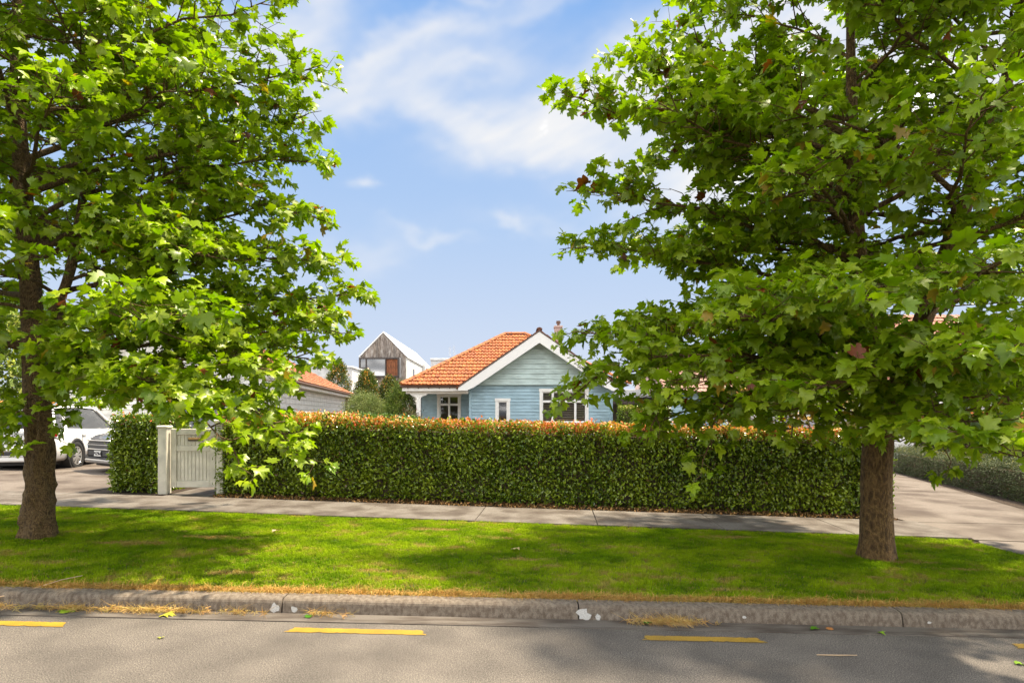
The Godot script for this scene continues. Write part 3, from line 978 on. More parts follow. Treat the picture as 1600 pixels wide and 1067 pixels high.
	for s in [-1.0, 1.0]:
		deck.prism(PackedVector2Array([Vector2(0, 0), Vector2(s * 3.2, -3.2 * pit), Vector2(s * 3.2, -3.2 * pit - 0.05), Vector2(0, -0.05)]), Transform3D(Basis(), Vector3(gx, ay + 0.035, -29.2)), 4.84)
	var roof := part("roof", deck, M.gutterpipe, h)
	var us := Vector3(0, 2.54, -4.1).normalized()
	var kk := Vector3(0, 2.54, -4.1).length() / 4.1
	tiled(roof, Vector3(0, 2.94, -24.56), Vector3.RIGHT, us, 4.1 * kk, 0.30, func(s): return Vector2(-4.45 + s / kk, -1.95 + 0.9 * s / kk if s / kk < 3.44 else 4.73 - s / kk), 0.15, ORANGE, ORANGE2, 11)
	tiled(roof, Vector3(-4.43, 2.94, -28.7), Vector3.BACK, Vector3(4.1, 2.54, 0).normalized(), 4.1 * kk, 0.30, func(s): return Vector2(-4.1 + s / kk, 4.1 - s / kk), 0.2, ORANGE, ORANGE2, 12)
	caps(roof, L + Vector3(-0.02, 0.06, 0.02), ra + Vector3(0, 0.08, 0), ORANGE * 0.9)
	caps(roof, rb + Vector3(0, 0.08, 0), ra + Vector3(0, 0.08, 0), ORANGE * 0.9)
	caps(roof, R + Vector3(0, 0.06, 0), rb + Vector3(0, 0.08, 0), ORANGE * 0.9)
	caps(roof, Vector3(gx, ay + 0.06, -24.4), Vector3(gx, ay + 0.06, -28.6), Color(0.3, 0.12, 0.06))
	for s in [-1.0, 1.0]:
		for k in 11:
			var a := k * 0.3
			var vm := MB.new()
			vm.col = Color(0.36, 0.13, 0.05) * rng.randf_range(0.7, 1.2)
			vm.prism(PackedVector2Array([Vector2(s * a, -a * pit + 0.075), Vector2(s * (a + 0.31), -(a + 0.31) * pit + 0.045), Vector2(s * (a + 0.31), -(a + 0.31) * pit - 0.02), Vector2(s * a, -a * pit)]), Transform3D(Basis(), Vector3(gx, ay, -24.7)), 0.33)
			part("verge_tile", vm, M.tile, roof)
	var ch := boxpart("chimney", Vector3(2.02, 4.2, -29.4), Vector3(2.36, 5.95, -28.9), M.pink, roof, 0.01)
	boxpart("chimney_band", Vector3(1.99, 5.86, -29.43), Vector3(2.39, 5.955, -28.87), M.pink, h, 0.01)
	ch.name = "chimney"
	var pm := MB.new()
	pm.tube(PackedVector3Array([Vector3(2.2, 5.9, -29.1), Vector3(2.2, 6.06, -29.1), Vector3(2.2, 6.08, -29.1), Vector3(2.2, 6.2, -29.1)]), PackedFloat32Array([0.07, 0.065, 0.11, 0.1]), 12)
	part("chimney_pot", pm, M.gutterpipe, h)

func make_garage() -> void:
	var h := thing("garage", Vector3(-7.86, 0.25, -20.5), "white weatherboard garage with orange tiled roof behind the left tree", "garage", "", 0.114)
	var ey := 2.70
	var px := -3.3
	var pit := 0.52
	board_wall(h, Transform3D(), 0.0, ey, 0.165, [[-2.15, -0.72, 0.0, 2.36]], M.white, M.white, func(_y): return Vector2(-6.6, -0.1))
	var gb := board_wall(h, Transform3D(Basis(), Vector3(0, 0, 0.03)), ey, ey + 3.2 * pit, 0.165, [], M.white, M.white, func(y): return Vector2(px - (3.3 - (y - ey) / pit), px + (3.3 - (y - ey) / pit)))
	gb.name = "gable"
	var W := Transform3D(Basis(Vector3.UP, PI / 2), Vector3.ZERO)
	board_wall(h, W, 0.0, ey - 0.05, 0.19, [], M.white, M.white, func(_y): return Vector2(0.1, 14.4))
	boxpart("corner_board", Vector3(-0.09, 0, -0.1), Vector3(0.04, ey, 0.05), M.white, h, 0.008)
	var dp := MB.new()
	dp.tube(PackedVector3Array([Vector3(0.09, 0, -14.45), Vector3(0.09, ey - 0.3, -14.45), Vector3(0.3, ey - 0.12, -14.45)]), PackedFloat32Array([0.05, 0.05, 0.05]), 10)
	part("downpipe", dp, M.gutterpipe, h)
	boxpart("corner_board", Vector3(-0.02, 0, -14.53), Vector3(0.035, ey, -14.405), M.white, h, 0.008)
	boxpart("rear_wall", Vector3(-6.6, 0, -14.6), Vector3(-0.03, ey, -14.45), M.white, h)
	boxpart("side_wall", Vector3(-6.62, 0, -14.4), Vector3(-6.5, ey, -0.13), M.white, h)
	var door := boxpart("garage_door", Vector3(-2.1, 0.02, -0.1), Vector3(-0.76, 2.3, -0.06), M.render, h)
	for k in 4:
		boxpart("door_panel", Vector3(-2.05, 0.06 + k * 0.56, -0.058), Vector3(-0.82, 0.58 + k * 0.56, -0.045), M.render, door, 0.004)
	boxpart("door_frame", Vector3(-2.27, 0, -0.02), Vector3(-2.155, 2.36, 0.06), M.trim, h, 0.006)
	boxpart("door_frame", Vector3(-0.715, 0, -0.02), Vector3(-0.6, 2.36, 0.06), M.trim, h, 0.006)
	boxpart("door_hood", Vector3(-2.5, 2.365, 0.03), Vector3(-0.45, 2.5, 0.35), M.trim, h, 0.01)
	boxpart("fascia", Vector3(0.29, ey - 0.2, -14.8), Vector3(0.33, ey - 0.04, 0.4), M.trim, h, 0.006)
	boxpart("soffit", Vector3(0.06, ey - 0.2, -14.7), Vector3(0.285, ey - 0.17, 0.3), M.trim, h)
	var gm := MB.new()
	gm.tube(PackedVector3Array([Vector3(0.39, ey - 0.05, 0.4), Vector3(0.39, ey - 0.05, -14.8)]), PackedFloat32Array([0.055, 0.055]), 8)
	part("roof_gutter", gm, M.gutterpipe, h)
	var deck := MB.new()
	for s in [-1.0, 1.0]:
		deck.prism(PackedVector2Array([Vector2(0, 0), Vector2(s * 3.68, -3.68 * pit), Vector2(s * 3.68, -3.68 * pit - 0.06), Vector2(0, -0.06)]), Transform3D(Basis(), Vector3(px, ey + 3.68 * pit - 0.02, -14.85)), 15.25)
	var roof := part("roof", deck, M.trim, h)
	var n := Vector3(-3.68, 3.68 * pit, 0)
	tiled(roof, Vector3(px + 3.7, ey - 0.015, 0.4), Vector3.FORWARD, n.normalized(), n.length(), 0.33, func(_s): return Vector2(0, 15.25), 0.22, Color(0.72, 0.30, 0.13), Color(0.6, 0.23, 0.1), 13)
	caps(roof, Vector3(px, ey + 3.68 * pit + 0.04, 0.4), Vector3(px, ey + 3.68 * pit + 0.04, -14.8), Color(0.6, 0.25, 0.1))

func make_timber_house() -> void:
	var h := thing("timber_house", Vector3(-11.33, 0, -54.0), "tall gabled house of weathered vertical timber boards with a wide upper window", "house")
	var half := 2.0
	var ey := 6.95
	var ay := 9.0
	var core := boxpart("wall", Vector3(-half, 0, -18.5), Vector3(half, ey - 0.02, -0.06), M.whitewood, h)
	var gm := MB.new()
	gm.prism(PackedVector2Array([Vector2(-half, ey - 0.02), Vector2(half, ey - 0.02), Vector2(0, ay)]), Transform3D(Basis(), Vector3(0, 0, -18.5)), 18.44)
	part("gable", gm, M.whitewood, h)
	var n := 18
	for k in n:
		var a := -half + 2.0 * half * k / n
		var b := -half + 2.0 * half * (k + 1) / n - 0.012
		var tone := rng.randf_range(0.5, 1.0)
		var warm := rng.randf_range(0.86, 1.0)
		var dep := rng.randf_range(0.03, 0.05)
		var top := func(x: float) -> float: return ey + (ay - ey) * (1.0 - absf(x) / half) - 0.03
		for seg in [[0.0, 5.1], [6.84, 0.0]]:
			if seg[1] > 0 and b < -2.0: continue
			var poly := PackedVector2Array()
			if seg[1] > 0:
				poly = PackedVector2Array([Vector2(a, 0), Vector2(b, 0), Vector2(b, 5.1), Vector2(a, 5.1)])
			else:
				poly = PackedVector2Array([Vector2(a, 6.84), Vector2(b, 6.84), Vector2(b, top.call(b)), Vector2(a, top.call(a))])
			var bm := MB.new()
			bm.col = Color(tone, tone * lerpf(warm, 1.0, 0.5), tone * warm)
			bm.prism(poly, Transform3D(Basis(), Vector3(0, 0, -0.058)), dep)
			part("timber_board", bm, M.weathered, core)
		if a > 1.42:
			var bm := MB.new()
			bm.col = Color(tone, tone * lerpf(warm, 1.0, 0.5), tone * warm)
			bm.prism(PackedVector2Array([Vector2(a, 5.11), Vector2(b, 5.11), Vector2(b, 6.83), Vector2(a, 6.83)]), Transform3D(Basis(), Vector3(0, 0, -0.058)), dep)
			part("timber_board", bm, M.weathered, core)
	# projecting window box
	var w := MB.new()
	for q in [[-2.1, 1.42, 5.12, 5.24], [-2.1, 1.42, 6.70, 6.82], [-2.1, -1.98, 5.24, 6.70], [1.30, 1.42, 5.24, 6.70], [-1.52, -1.42, 5.24, 6.70], [0.19, 0.29, 5.24, 6.70]]:
		w.box(Vector3(q[0], q[2], -0.05), Vector3(q[1], q[3], 0.22))
	var wd := part("window", w, M.frame, h)
	boxpart("pane", Vector3(-1.975, 5.245, 0.08), Vector3(-1.525, 6.695, 0.10), M.skyglass, wd)
	boxpart("pane", Vector3(-1.415, 5.245, 0.08), Vector3(0.185, 6.695, 0.10), M.skyglass, wd)
	boxpart("glazing_bar", Vector3(-1.975, 5.88, 0.1), Vector3(-1.525, 5.96, 0.14), M.frame, wd)
	for k in 5:
		var a := 0.30 + k * 0.2
		var s := boxpart("shutter_board", Vector3(a, 5.245, 0.04), Vector3(a + 0.19, 6.695, 0.10 + (k % 2) * 0.01), M.cedar, wd, 0.005)
		s.name = "shutter_board"
	# side: pale boards with narrow slots
	for k in 60:
		var z := -0.08 - k * 0.305
		var mb := MB.new()
		var tone := rng.randf_range(0.88, 1.0)
		mb.col = Color(tone, tone, tone)
		mb.box(Vector3(half + 0.002, 0, z - 0.295), Vector3(half + 0.03, ey - 0.15, z))
		part("timber_board", mb, M.whitewood, core)
	for q in [[3.6, 4.4, 4.2, 6.1], [7.6, 8.4, 4.2, 6.0], [11.2, 12.6, 4.0, 6.2], [13.3, 16.3, 4.4, 6.2]]:
		var sl := boxpart("window", Vector3(half + 0.025, q[2], -q[1]), Vector3(half + 0.06, q[3], -q[0]), M.brown, h)
		boxpart("pane", Vector3(half + 0.055, q[2] + 0.06, -q[1] + 0.06), Vector3(half + 0.068, q[3] - 0.06, -q[0] - 0.06), M.skyglass, sl)
	boxpart("flue_box", Vector3(half + 0.02, 5.0, -10.2), Vector3(half + 0.35, ey + 0.35, -9.4), M.whitewood, h)
	var rm := MB.new()
	var sl2 := (ay - ey) / half
	for s in [-1.0, 1.0]:
		rm.prism(PackedVector2Array([Vector2(0, 0.12), Vector2(s * 2.12, -2.12 * sl2 + 0.12), Vector2(s * 2.12, -2.12 * sl2), Vector2(0, 0.0)]), Transform3D(Basis(), Vector3(0, ay + 0.02, -18.6)), 18.68)
	part("roof", rm, M.whiteroof, h)

func make_far_buildings() -> void:
	var a := thing("white_building", Vector3(-14.0, 0, -50.0), "plain white building with a small dark window left of the timber house", "building")
	boxpart("wall", Vector3(-5.0, 0, -8), Vector3(0.95, 5.6, 0), M.render, a)
	boxpart("parapet", Vector3(-5.1, 5.6, -8.1), Vector3(1.05, 5.75, 0.1), M.render, a, 0.02)
	var aw := boxpart("window", Vector3(-0.25, 4.35, -0.02), Vector3(0.45, 5.15, 0.03), M.brown, a)
	boxpart("pane", Vector3(-0.18, 4.42, 0.025), Vector3(0.38, 5.08, 0.04), M.carglass, aw)
	var b := thing("flat_roofed_building", Vector3(-5.2, 0, -45.0), "white flat roofed building with antennas behind the bungalow roof", "building")
	boxpart("wall", Vector3(-0.75, 0, -7), Vector3(6.5, 5.75, 0), M.render, b)
	boxpart("parapet", Vector3(-0.8, 5.75, -7.05), Vector3(6.55, 5.92, 0.06), M.render, b, 0.02)
	boxpart("window", Vector3(3.2, 3.2, -0.02), Vector3(5.6, 4.4, 0.03), M.carglass, b)
	for q in [[0.55, 6.9], [0.85, 7.0]]:
		var mb := MB.new()
		mb.tube(PackedVector3Array([Vector3(q[0], 5.9, -1), Vector3(q[0], q[1], -1)]), PackedFloat32Array([0.02, 0.015]), 6)
		for k in 4:
			mb.tube(PackedVector3Array([Vector3(q[0] - 0.12, q[1] - 0.15 - k * 0.16, -1), Vector3(q[0] + 0.12, q[1] - 0.15 - k * 0.16, -1)]), PackedFloat32Array([0.008, 0.008]), 5)
		part("antenna", mb, M.steel, b)
	# outbuilding and carport right of the bungalow, half hidden by the right tree
	var c := thing("outbuilding", Vector3(9.2, -0.15, -27.0), "pale blue weatherboard outbuilding behind the right tree", "building")
	board_wall(c, Transform3D(), 0.0, 2.9, 0.16, [], M.blue, M.blue, func(_y): return Vector2(-2.2, 2.4))
	boxpart("corner_board", Vector3(-2.32, 0, -0.1), Vector3(-2.202, 2.9, 0.04), M.trim, c, 0.006)
	boxpart("side_wall", Vector3(-2.3, 0, -6), Vector3(-2.2, 2.9, -0.13), M.blue, c)
	boxpart("side_wall", Vector3(2.3, 0, -6), Vector3(2.4, 2.9, -0.13), M.blue, c)
	boxpart("rear_wall", Vector3(-2.3, 0, -6.15), Vector3(2.4, 2.9, -6.02), M.blue, c)
	var cw := boxpart("window", Vector3(0.2, 1.2, 0.0), Vector3(1.5, 2.3, 0.06), M.trim, c, 0.01)
	boxpart("pane", Vector3(0.3, 1.3, 0.05), Vector3(1.4, 2.2, 0.07), M.carglass, cw)
	var cd := MB.new()
	cd.prism(PackedVector2Array([Vector2(0.5, 2.86), Vector2(-3.2, 4.9), Vector2(-6.6, 2.9)]), Transform3D(Basis(Vector3.UP, -PI / 2), Vector3(2.6, 0, 0)), 5.2)
	part("roof", cd, M.pink, c)
	tiled(c, Vector3(-2.6, 2.88, 0.52), Vector3.RIGHT, Vector3(0, 2.04, -3.7).normalized(), 4.2, 0.33, func(_s): return Vector2(0, 5.2), 0.22, Color(0.62, 0.38, 0.29), Color(0.55, 0.32, 0.24), 15)
	var cp := thing("carport", Vector3(5.7, -0.12, -30.0), "brown beamed carport beside the bungalow's right corner", "carport")
	boxpart("beam", Vector3(-1.2, 2.4, 0), Vector3(2.4, 2.72, 0.15), M.brown, cp, 0.01)
	boxpart("roof", Vector3(-1.3, 2.722, -5), Vector3(2.5, 3.1, 0.3), M.render, cp, 0.01)
	for x in [-1.1, 2.2]:
		boxpart("post", Vector3(x, 0, -0.02), Vector3(x + 0.12, 2.4, 0.12), M.brown, cp)
		boxpart("post", Vector3(x, 0, -4.9), Vector3(x + 0.12, 2.72, -4.78), M.brown, cp)
	boxpart("rear_wall", Vector3(-1.2, 0, -5.1), Vector3(2.4, 2.7, -5.0), M.inside, cp)
	var r := thing("red_roofed_house", Vector3(18.0, -0.4, -29.0), "white house with terracotta tiled roof behind the right tree crown", "house")
	board_wall(r, Transform3D(), 0.0, 3.6, 0.19, [[2.2, 4.0, 1.2, 2.7]], M.white, M.white, func(_y): return Vector2(-2.6, 11.0))
	boxpart("side_wall", Vector3(-2.72, 0, -9), Vector3(-2.61, 3.6, 0.03), M.white, r)
	boxpart("rear_wall", Vector3(-2.7, 0, -9.2), Vector3(11, 3.6, -9.02), M.white, r)
	timber_window(r, Transform3D(), 2.15, 4.05, 1.15, 2.75, [0.5, 0.5], [1.0], false)
	boxpart("fascia", Vector3(-3.0, 3.45, 0.4), Vector3(11.4, 3.62, 0.45), M.trim, r)
	var rd := MB.new()
	var e0 := Vector3(-3.1, 3.6, 0.5)
	var e1 := Vector3(11.5, 3.6, 0.5)
	var e2 := Vector3(11.5, 3.6, -9.7)
	var e3 := Vector3(-3.1, 3.6, -9.7)
	var r0 := Vector3(2.0, 7.6, -4.6)
	var r1 := Vector3(6.4, 7.6, -4.6)
	rd.face([e0, e1, r1, r0], Vector3(0, 1, 1)); rd.face([e2, e3, r0, r1], Vector3(0, 1, -1)); rd.face([e3, e0, r0], Vector3(-1, 1, 0)); rd.face([e1, e2, r1], Vector3(1, 1, 0)); rd.face([e0, e1, e2, e3], Vector3.DOWN)
	var rr := part("roof", rd, M.gutterpipe, r)
	var sl := Vector3(0, 4.0, -5.1)
	tiled(rr, Vector3(0, 3.62, 0.52), Vector3.RIGHT, sl.normalized(), sl.length(), 0.36, func(s): return Vector2(-3.1 + s / sl.length() * 5.1, 11.5 - s / sl.length() * 5.1), 0.24, Color(0.66, 0.30, 0.19), Color(0.58, 0.24, 0.14), 16)
	var gw := thing("rendered_wall", Vector3(8.6, -0.1, -19.5), "pale grey rendered wall glimpsed above the hedge beside the driveway", "wall")
	boxpart("panel", Vector3(-1.2, 0, -0.2), Vector3(2.6, 1.72, 0), M.greywall, gw, 0.02)
	boxpart("coping", Vector3(-1.25, 1.722, -0.24), Vector3(2.65, 1.79, 0.04), M.render, gw, 0.01)

# ---------------------------------------------------------------- hedges
# one spray of small oval leaves
func spray(leaves: int, size: float, spread: float, slim: float, sd: int) -> ArrayMesh:
	var g := RandomNumberGenerator.new()
	g.seed = sd
	var mb := MB.new()
	for k in leaves:
		var at := Vector3(g.randfn(), g.randfn(), g.randfn()) * spread * 0.5
		var d := Vector3(g.randfn(0, 0.7), g.randfn(0, 0.7) + 0.15, g.randfn(0, 0.6) + 0.75).normalized()
		var up := (Vector3(g.randfn(0, 0.5), 1.0, g.randfn(0, 0.5) + 0.5)).normalized()
		var sd2 := d.cross(up).normalized()
		up = sd2.cross(d)
		var L := size * g.randf_range(0.7, 1.2)
		var W := L * slim
		var s := g.randf_range(0.55, 1.35)
		mb.col = Color(s, s * g.randf_range(0.9, 1.1), s * g.randf_range(0.7, 1.1))
		var m0 := at + d * L * 0.3 - up * L * 0.02
		var m1 := at + d * L * 0.68
		var tip := at + d * L - up * L * 0.12
		for q in [-1.0, 1.0]:
			var e0: Vector3 = m0 + sd2 * q * W * 0.46 + up * L * 0.09
			var e1: Vector3 = m1 + sd2 * q * W * 0.42 + up * L * 0.08
			mb.face([at, m0, e0], up)
			mb.face([m0, m1, e1, e0], up)
			mb.face([m1, tip, e1], up)
	return mb.commit()

# a clipped hedge from a to b (x, distance), thick away from the street; style gives its leaves
func hedge(called: String, label: String, group: String, a: Vector2, b: Vector2, thick: float, foot: float, top0: float, top1: float, density: float, style: Dictionary) -> Node3D:
	var A := Vector3(a.x, gy(a.x) + foot, -a.y)
	var B := Vector3(b.x, gy(b.x) + foot, -b.y)
	var h := thing(called, A.lerp(B, 0.5), label, "hedge", group)
	var o := h.position
	var along := B - A
	var flat := Vector3(along.x, 0, along.z)
	var dir := flat.normalized()
	var inw := Vector3(dir.z, 0, -dir.x)        # away from the street
	if inw.z > 0 and not style.get("flip", false): inw = -inw
	if style.get("flip", false): inw = -inw if inw.z < 0 else inw
	var L := flat.length()
	var f := FastNoiseLite.new(); f.seed = style.sd; f.frequency = 1.5; f.fractal_octaves = 3
	var f2 := FastNoiseLite.new(); f2.seed = style.sd + 5; f2.frequency = 0.55; f2.fractal_octaves = 3
	# stems and the dark woody heart
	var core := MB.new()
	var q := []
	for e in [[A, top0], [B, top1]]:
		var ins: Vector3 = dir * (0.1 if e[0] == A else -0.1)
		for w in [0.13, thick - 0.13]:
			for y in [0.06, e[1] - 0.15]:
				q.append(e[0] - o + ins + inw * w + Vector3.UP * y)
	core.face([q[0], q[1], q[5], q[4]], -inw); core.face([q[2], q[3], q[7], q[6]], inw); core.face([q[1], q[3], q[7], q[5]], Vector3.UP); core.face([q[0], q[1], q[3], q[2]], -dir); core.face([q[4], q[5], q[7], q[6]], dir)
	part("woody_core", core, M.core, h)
	var xf := [[], []]
	var cs := [PackedColorArray(), PackedColorArray()]
	var put_leaf := func(p: Vector3, out: Vector3, hue: float) -> void:
		var k := rng.randi() % 2
		var z := (out + Vector3(rng.randfn(0, 0.35), rng.randfn(0, 0.35), rng.randfn(0, 0.35))).normalized()
		var x := z.cross(Vector3.UP if absf(z.y) < 0.9 else dir).normalized()
		var bs := Basis(x, x.cross(z) * -1.0, z)
		bs = Basis(x, z.cross(x), z) * Basis(Vector3.BACK, rng.randfn(0, 0.9))
		xf[k].append(Transform3D(bs.scaled(Vector3.ONE * rng.randf_range(0.75, 1.2)), p))
		var c: Color = style.dark.lerp(style.light, clampf(rng.randf() * 0.8 + 0.4 * f2.get_noise_3dv(p * 1.4 + o), 0, 1))
		if rng.randf() < 0.02: c = Color(0.13, 0.07, 0.025)
		if hue > 0.0 and rng.randf() < hue:
			c = style.new0.lerp(style.new1, clampf(rng.randf() * 0.9 + f2.get_noise_2d(p.x * 2.0 + 40.0, 2.0) * 1.1, 0, 1))
			if rng.randf() < 0.18: c = Color(0.42, 0.36, 0.07)
		cs[k].append(c * rng.randf_range(0.8, 1.2))
	var na := int(L * (top0 + top1) * 0.5 * density)
	for i in na:
		var u := rng.randf()
		var tp := lerpf(top0, top1, u)
		var y := 0.03 + rng.randf() * (tp - 0.03)
		var base := A.lerp(B, u) - o
		var bulge: float = 0.085 * f.get_noise_2d(u * L * 0.8, y * 1.3) + 0.05 * clampf((0.25 - y) * 2.5, 0, 1) + style.get("lumpy", 0.0) * f.get_noise_2d(u * L * 0.9 + 9.0, y * 0.8)
		var p: Vector3 = base + Vector3.UP * y + inw * (bulge + absf(rng.randfn(0, 0.035)))
		var hue: float = style.get("face_new", 0.0) + clampf((y - (tp - style.band)) / style.band, 0.0, 1.0) ** 1.5 * style.crown
		put_leaf.call(p, -inw, hue)
	var nt := int(L * thick * density * 0.8)
	for i in nt:
		var u := rng.randf()
		var w := rng.randf() * thick
		var tp := lerpf(top0, top1, u)
		var base := A.lerp(B, u) - o
		var p: Vector3 = base + inw * w + Vector3.UP * (tp - 0.03 + 0.03 * f.get_noise_2d(u * L * 1.4, w * 3.0) + absf(rng.randfn(0, 0.022)) + style.get("lumpy", 0.0) * 0.6 * f.get_noise_2d(u * L * 0.9 + 9.0, 3.0))
		put_leaf.call(p, Vector3.UP, style.crown * 1.15)
	for e in [0, 1]:
		var tp: float = [top0, top1][e]
		for i in int(thick * tp * density):
			var y := rng.randf() * tp
			var base: Vector3 = [A, B][e] - o
			var sgn := -1.0 if e == 0 else 1.0
			var p := base + inw * rng.randf() * thick + Vector3.UP * y + dir * sgn * (0.03 * f.get_noise_2d(y * 2.0, e * 9.0) - absf(rng.randfn(0, 0.03)))
			put_leaf.call(p, dir * sgn, style.get("face_new", 0.0) + clampf((y - (tp - style.band)) / style.band, 0, 1) ** 1.5 * style.crown)
	for i in int(L * (top0 + top1) * 0.5 * density * style.get("rear", 0.35)):
		var u := rng.randf()
		var y := rng.randf() * lerpf(top0, top1, u)
		put_leaf.call(A.lerp(B, u) - o + Vector3.UP * y + inw * (thick - absf(rng.randfn(0, 0.03))), inw, 0.0)
	for k in 2:
		multi("foliage", style.sprays[k], style.mat, xf[k], cs[k], h)
	var n := int(L / 0.55)
	for k in n:
		var u := (k + 0.5) / n
		var st := MB.new()
		var p := A.lerp(B, u) - o + inw * thick * 0.45
		st.tube(PackedVector3Array([p + Vector3(0, -0.05, 0), p + Vector3(rng.randfn(0, 0.03), 0.3, 0), p + Vector3(rng.randfn(0, 0.05), 0.6, 0)]), PackedFloat32Array([0.022, 0.018, 0.012]), 5)
		part("stem", st, M.limb, h)
	return h

func make_hedges() -> void:
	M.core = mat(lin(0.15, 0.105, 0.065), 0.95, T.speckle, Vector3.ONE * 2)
	var sp := [spray(7, 0.062, 0.09, 0.54, 1), spray(6, 0.056, 0.085, 0.5, 2)]
	var tiny := [spray(10, 0.038, 0.1, 0.42, 3), spray(9, 0.034, 0.1, 0.45, 4)]
	var lilly := {"sd": 1, "dark": Color(0.085, 0.15, 0.012), "light": Color(0.38, 0.47, 0.035), "new0": Color(0.72, 0.38, 0.09), "new1": Color(0.66, 0.14, 0.06), "band": 0.08, "crown": 0.66, "sprays": sp, "mat": M.hedge_leaf}
	hedge("hedge", "long clipped green hedge with orange new growth along the footpath", "", Vector2(-5.36, front(-5.36) + 1.78), Vector2(6.36, front(6.36) + 1.78), 0.95, 0.14, 1.385, 1.375, 560, lilly)
	hedge("hedge", "short square hedge block left of the white gate", "", Vector2(-7.40, 11.34), Vector2(-6.58, 11.28), 1.0, 0.13, 1.36, 1.36, 640, lilly.merged({"sd": 2, "crown": 0.12}, true))
	var thin := lilly.merged({"sd": 3, "crown": 0.75}, true)
	hedge("hedge", "orange topped hedge behind the long hedge, in front of the white garage", "", Vector2(-6.4, 15.3), Vector2(-4.0, 15.0), 0.8, 0.1, 1.5, 1.5, 330, thin)
	hedge("hedge", "bright green low hedge right of the orange topped garden hedge", "", Vector2(-4.25, 15.9), Vector2(-2.6, 15.7), 0.8, 0.1, 1.5, 1.46, 330, thin.merged({"sd": 4, "crown": 0.0, "dark": Color(0.07, 0.13, 0.02), "light": Color(0.2, 0.3, 0.05)}, true))
	hedge("hedge", "orange tipped hedge behind the parked cars", "", Vector2(-24.0, 20.9), Vector2(-14.8, 20.7), 0.9, 0.1, 1.62, 1.62, 260, thin.merged({"sd": 5}, true))
	hedge("hedge", "yellowish hedge between the bungalow and the carport", "", Vector2(4.25, 24.2), Vector2(6.1, 24.0), 0.9, 0.0, 2.15, 2.15, 300, thin.merged({"sd": 6, "crown": 0.35, "new0": Color(0.4, 0.36, 0.1), "new1": Color(0.35, 0.3, 0.06)}, true))
	var dark := {"sd": 7, "dark": Color(0.06, 0.055, 0.02), "light": Color(0.19, 0.12, 0.06), "new0": Color(0.55, 0.22, 0.05), "new1": Color(0.6, 0.08, 0.04), "band": 0.15, "crown": 0.8, "face_new": 0.02, "sprays": sp, "mat": M.hedge_leaf}
	hedge("hedge", "tall dark reddish hedge along the right driveway", "", Vector2(11.9, 10.4), Vector2(14.8, 21.0), 0.9, 0.05, 2.0, 2.0, 420, dark.merged({"flip": false}, true))
	var box := {"sd": 8, "dark": Color(0.05, 0.07, 0.025), "light": Color(0.16, 0.2, 0.09), "new0": Color(0.2, 0.22, 0.12), "new1": Color(0.18, 0.2, 0.1), "band": 0.12, "crown": 0.4, "lumpy": 0.24, "sprays": tiny, "mat": M.dull_leaf}
	hedge("hedge", "low grey green rounded hedge bordering the right driveway", "", Vector2(10.8, 10.4), Vector2(13.45, 20.4), 0.7, 0.06, 0.84, 0.8, 800, box)
	# garden border under the hedges: bark and fallen leaves
	var lf := spray(3, 0.05, 0.06, 0.5, 9)
	var xf := []
	var cs := PackedColorArray()
	for i in 2600:
		var x := rng.randf_range(-5.3, 6.3)
		var d := back(x) + 0.02 + rng.randf() * 0.5
		xf.append(Transform3D(Basis(Vector3.UP, rng.randf() * TAU) * Basis(Vector3.RIGHT, rng.randfn(0, 0.4)).scaled(Vector3.ONE * rng.randf_range(0.4, 1.0)), Vector3(x, gy(x) + 0.135, -d)))
		cs.append(Color(0.2, 0.09, 0.035).lerp(Color(0.34, 0.22, 0.1), rng.randf()) * rng.randf_range(0.5, 1.2))
	tag(multi("leaf_litter", lf, M.fallen, xf, cs), "brown leaf litter on the soil between footpath and hedge", "leaf litter")
	var gb := MB.new()
	sheet(gb, PackedVector2Array([Vector2(-5.5, back(-5.5) + 0.0), Vector2(6.40, back(6.40)), Vector2(6.44, back(6.44) + 1.6), Vector2(-5.5, back(-5.5) + 1.6)]), 0.13)
	struct("garden_bed", gb, M.soil)
	var gb2 := MB.new()
	sheet(gb2, PackedVector2Array([Vector2(-7.85, 11.04), Vector2(-6.3, 10.9), Vector2(-6.3, 12.6), Vector2(-7.75, 12.6)]), 0.125)
	var g2 := struct("garden_bed", gb2, M.soil)
	g2.name = "garden_bed_001"
	var gb3 := MB.new()
	sheet(gb3, PackedVector2Array([Vector2(9.55, 8.5), Vector2(9.52, 10.0), Vector2(9.87, 11.9), Vector2(10.78, 14.6), Vector2(12.52, 20.0), Vector2(14.42, 26.0), Vector2(18, 26), Vector2(18, 8.5)]), 0.128)
	var g3 := struct("garden_bed", gb3, M.soil)
	g3.name = "garden_bed_002"

